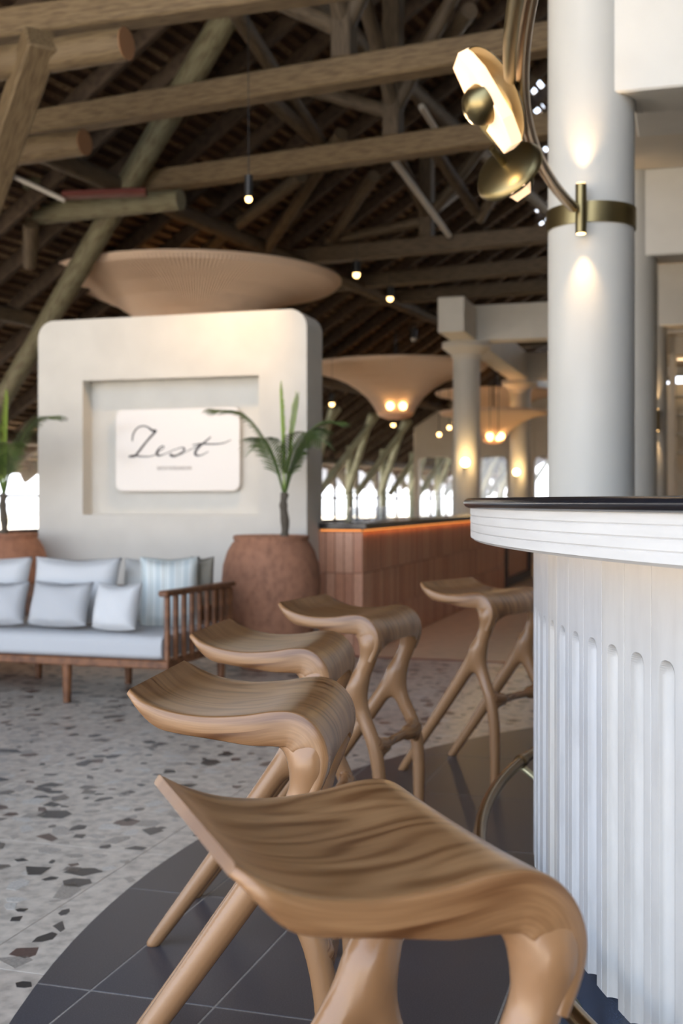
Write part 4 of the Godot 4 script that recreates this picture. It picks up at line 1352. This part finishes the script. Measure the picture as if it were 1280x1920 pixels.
func pot(where: Vector3, label: String, shift: Vector3, sway: float) -> void:
	var o := thing("potted_palm", label, "potted palm", where, 0, "palms in big clay pots at the ends of the sign wall")
	var prof := [[0.0, 0.0], [0.19, 0.0], [0.205, 0.012], [0.245, 0.12], [0.292, 0.28], [0.32, 0.44], [0.328, 0.56], [0.318, 0.68], [0.29, 0.77], [0.258, 0.825], [0.243, 0.842], [0.25, 0.852], [0.252, 0.868], [0.244, 0.876], [0.226, 0.874], [0.216, 0.84], [0.22, 0.80], [0.0, 0.80]]
	var p2 := []
	for q in prof: p2.append(Vector2(q[0], q[1]))
	obj("pot", lathe(p2, 56), M.clay, o).set_meta("label", "big round terracotta pot")
	obj("soil", lathe([Vector2(0.0, 0.80), Vector2(0.21, 0.80), Vector2(0.17, 0.818), Vector2(0.0, 0.825)], 24), M.soil, o)
	var stem := spline([shift, shift + Vector3(0.012, 0.12, 0), shift + Vector3(0.0, 0.26, 0.005), shift + Vector3(0.01, 0.34, 0)], 4)
	var rad := []
	for i in stem.size(): rad.append([0.03, 0.027, 0.033, 0.024, 0.028, 0.033][i % 6] * (1.0 - 0.012 * i))
	obj("stem", tube(stem, rad, 10), M.palm_stem, o)
	var tip := shift + Vector3(0.008, 0.32, 0)
	var fr := [
		[[0, 0, 0], [-0.10, 0.30, 0.02], [-0.26, 0.52, 0.05], [-0.46, 0.56, 0.08]],
		[[0, 0, 0], [0.10, 0.30, 0.02], [0.22, 0.46, 0.04], [0.36, 0.48, 0.05]],
		[[0, 0, 0], [0.06, 0.25, -0.06], [0.16, 0.42, -0.12], [0.24, 0.44, -0.14]],
		[[0, 0, 0], [0.05, 0.28, 0.10], [0.14, 0.40, 0.26], [0.24, 0.34, 0.38]],
		[[0, 0, 0], [-0.06, 0.24, 0.10], [-0.12, 0.36, 0.24], [-0.15, 0.30, 0.38]],
	]
	for f in fr:
		var pts := []
		for q in f: pts.append(tip + Vector3(q[0] * sway, q[1], q[2]))
		frond(pts, 0.17, M.leaf, o)
	for q in [[-0.03, 0.70, 0.0], [0.085, 0.63, 0.02]]:
		frond([tip, tip + Vector3(q[0] * 0.5 * sway, q[1] * 0.5, 0), tip + Vector3(q[0] * sway, q[1], q[2])], 0.17, M.leaf_young, o, 0.2, 26)
func build_pots() -> void:
	var p1 := B(-2.664, 7.262, 0); var p2 := B(-4.70, 7.262, 0)
	pot(p1, "young palm in a big clay pot between the sofa arm and the red tiled counter", Vector3(0.085, 0.815, 0.08), 1.0)
	pot(p2, "young palm in a big clay pot behind the far end of the sofa", Vector3(0.03, 0.815, 0.08), -0.85)

# ---------------------------------------------------------------- red tiled counter
func build_counter() -> void:
	var o := thing("tiled_counter", "long counter clad in narrow upright terracotta tiles under a dark top", "counter", Vector3.ZERO)
	var rot := Basis(Vector3.UP, deg_to_rad(-AX))
	var s := -2.235; var t0 := 7.965; var t1 := 14.5
	var bx := func(called: String, sa: float, sb: float, ta: float, tb: float, ya: float, yb: float, m: Material, bv := 0.003) -> MeshInstance3D:
		return obj(called, box(Vector3(sb - sa, yb - ya, tb - ta), bv), m, o, Transform3D(rot, B((sa + sb) / 2, (ta + tb) / 2, (ya + yb) / 2)))
	bx.call("carcass", s - 0.31, s - 0.012, t0 + 0.012, t1, 0.003, 0.89, M.tile_joint)
	bx.call("top", s - 0.315, s + 0.035, t0 - 0.03, t1 + 0.03, 0.905, 0.945, M.counter_top)
	bx.call("led_strip", s + 0.004, s + 0.014, t0, t1, 0.888, 0.898, M.glow_led).set_meta("label", "orange light strip under the counter top")
	bx.call("led_strip", s - 0.31, s, t0 - 0.014, t0 - 0.004, 0.888, 0.898, M.glow_led)
	var n := 92
	var wd := (t1 - t0) / n
	var tm := box(Vector3(0.014, 0.289, wd - 0.004), 0.002)
	for r in 3:
		for i in n:
			obj("tile", tm, M["tile_%d" % (rng.randi() % 4)], o, Transform3D(rot, B(s - 0.005 + rng.randf_range(-0.001, 0.001), t0 + (i + 0.5) * wd, 0.15 + r * 0.293)))
	var fm := box(Vector3(0.064, 0.289, 0.014), 0.002)
	for r in 3:
		for i in 5:
			if r * 5 + i + 3 * n > 299: break
			obj("tile", fm, M["tile_%d" % (rng.randi() % 4)], o, Transform3D(rot, B(s - 0.034 - i * 0.068, t0 + 0.004, 0.15 + r * 0.293)))
	var al := AreaLight3D.new()
	al.name = "strip_light"
	o.add_child(al)
	al.area_size = Vector2(t1 - t0, 0.012)
	al.light_color = Color(1.0, 0.60, 0.30); al.light_energy = 0.16; al.shadow_enabled = true
	var dir := (B(0.25, 0, 0) + Vector3.DOWN).normalized()
	al.transform = Transform3D(Basis(B(0, 1, 0), (-dir).cross(B(0, 1, 0)), -dir), B(s + 0.012, (t0 + t1) / 2, 0.884))
	# a lower cabinet beyond it in a dark frame
	var c := thing("framed_cabinet", "low red tiled cabinet in a dark frame past the counter's end", "cabinet", B(s - 0.3, 15.9, 0), deg_to_rad(-AX))
	obj("body", box(Vector3(0.5, 0.84, 2.2), 0.004), M.tile_0, c, Transform3D(Basis(), Vector3(0, 0.425, 0)))
	for z in [-1.12, 1.12]:
		obj("post", box(Vector3(0.07, 0.9, 0.07), 0.005), M.dark_frame, c, Transform3D(Basis(), Vector3(0.27, 0.45, z)))
	obj("rail", box(Vector3(0.07, 0.06, 2.3), 0.005), M.dark_frame, c, Transform3D(Basis(), Vector3(0.27, 0.87, 0)))
	obj("plinth", box(Vector3(0.07, 0.10, 2.17), 0.005), M.dark_frame, c, Transform3D(Basis(), Vector3(0.27, 0.06, 0)))
	# glasses standing on the counter
	var tumbler := lathe([Vector2(0.0, 0.0), Vector2(0.034, 0.0), Vector2(0.040, 0.11), Vector2(0.037, 0.11), Vector2(0.031, 0.012), Vector2(0.0, 0.010)], 20)
	var spots := [[664, 968], [674, 966], [700, 969], [712, 968], [724, 967]]
	for i in spots.size():
		var dp := 8.9 + i * 0.25
		var p := at(spots[i][0], 0, dp)
		var g := obj("glass_tumbler", tumbler, M.glassware, null, Transform3D(Basis(), Vector3(p.x, 0.9455, p.z)))
		tag(g, "clear glass tumbler standing on the dark counter top", "glass", "tumblers on the tiled counter")

# ----------------------------------------------------------------
func _ready() -> void:
	rng.seed = 7
	set_up_view()
	make_materials()
	build_floor()
	build_roof()
	build_facade()
	build_columns()
	build_sign_wall()
	build_bar()
	build_stools()
	build_counter()
	build_sofa()
	build_pots()
	build_lamps()
	# turn the whole place so that the roof lies along the axes
	for o in get_children():
		if o is Node3D: o.transform = Transform3D(Basis(Vector3.UP, deg_to_rad(RX)), Vector3.ZERO) * o.transform
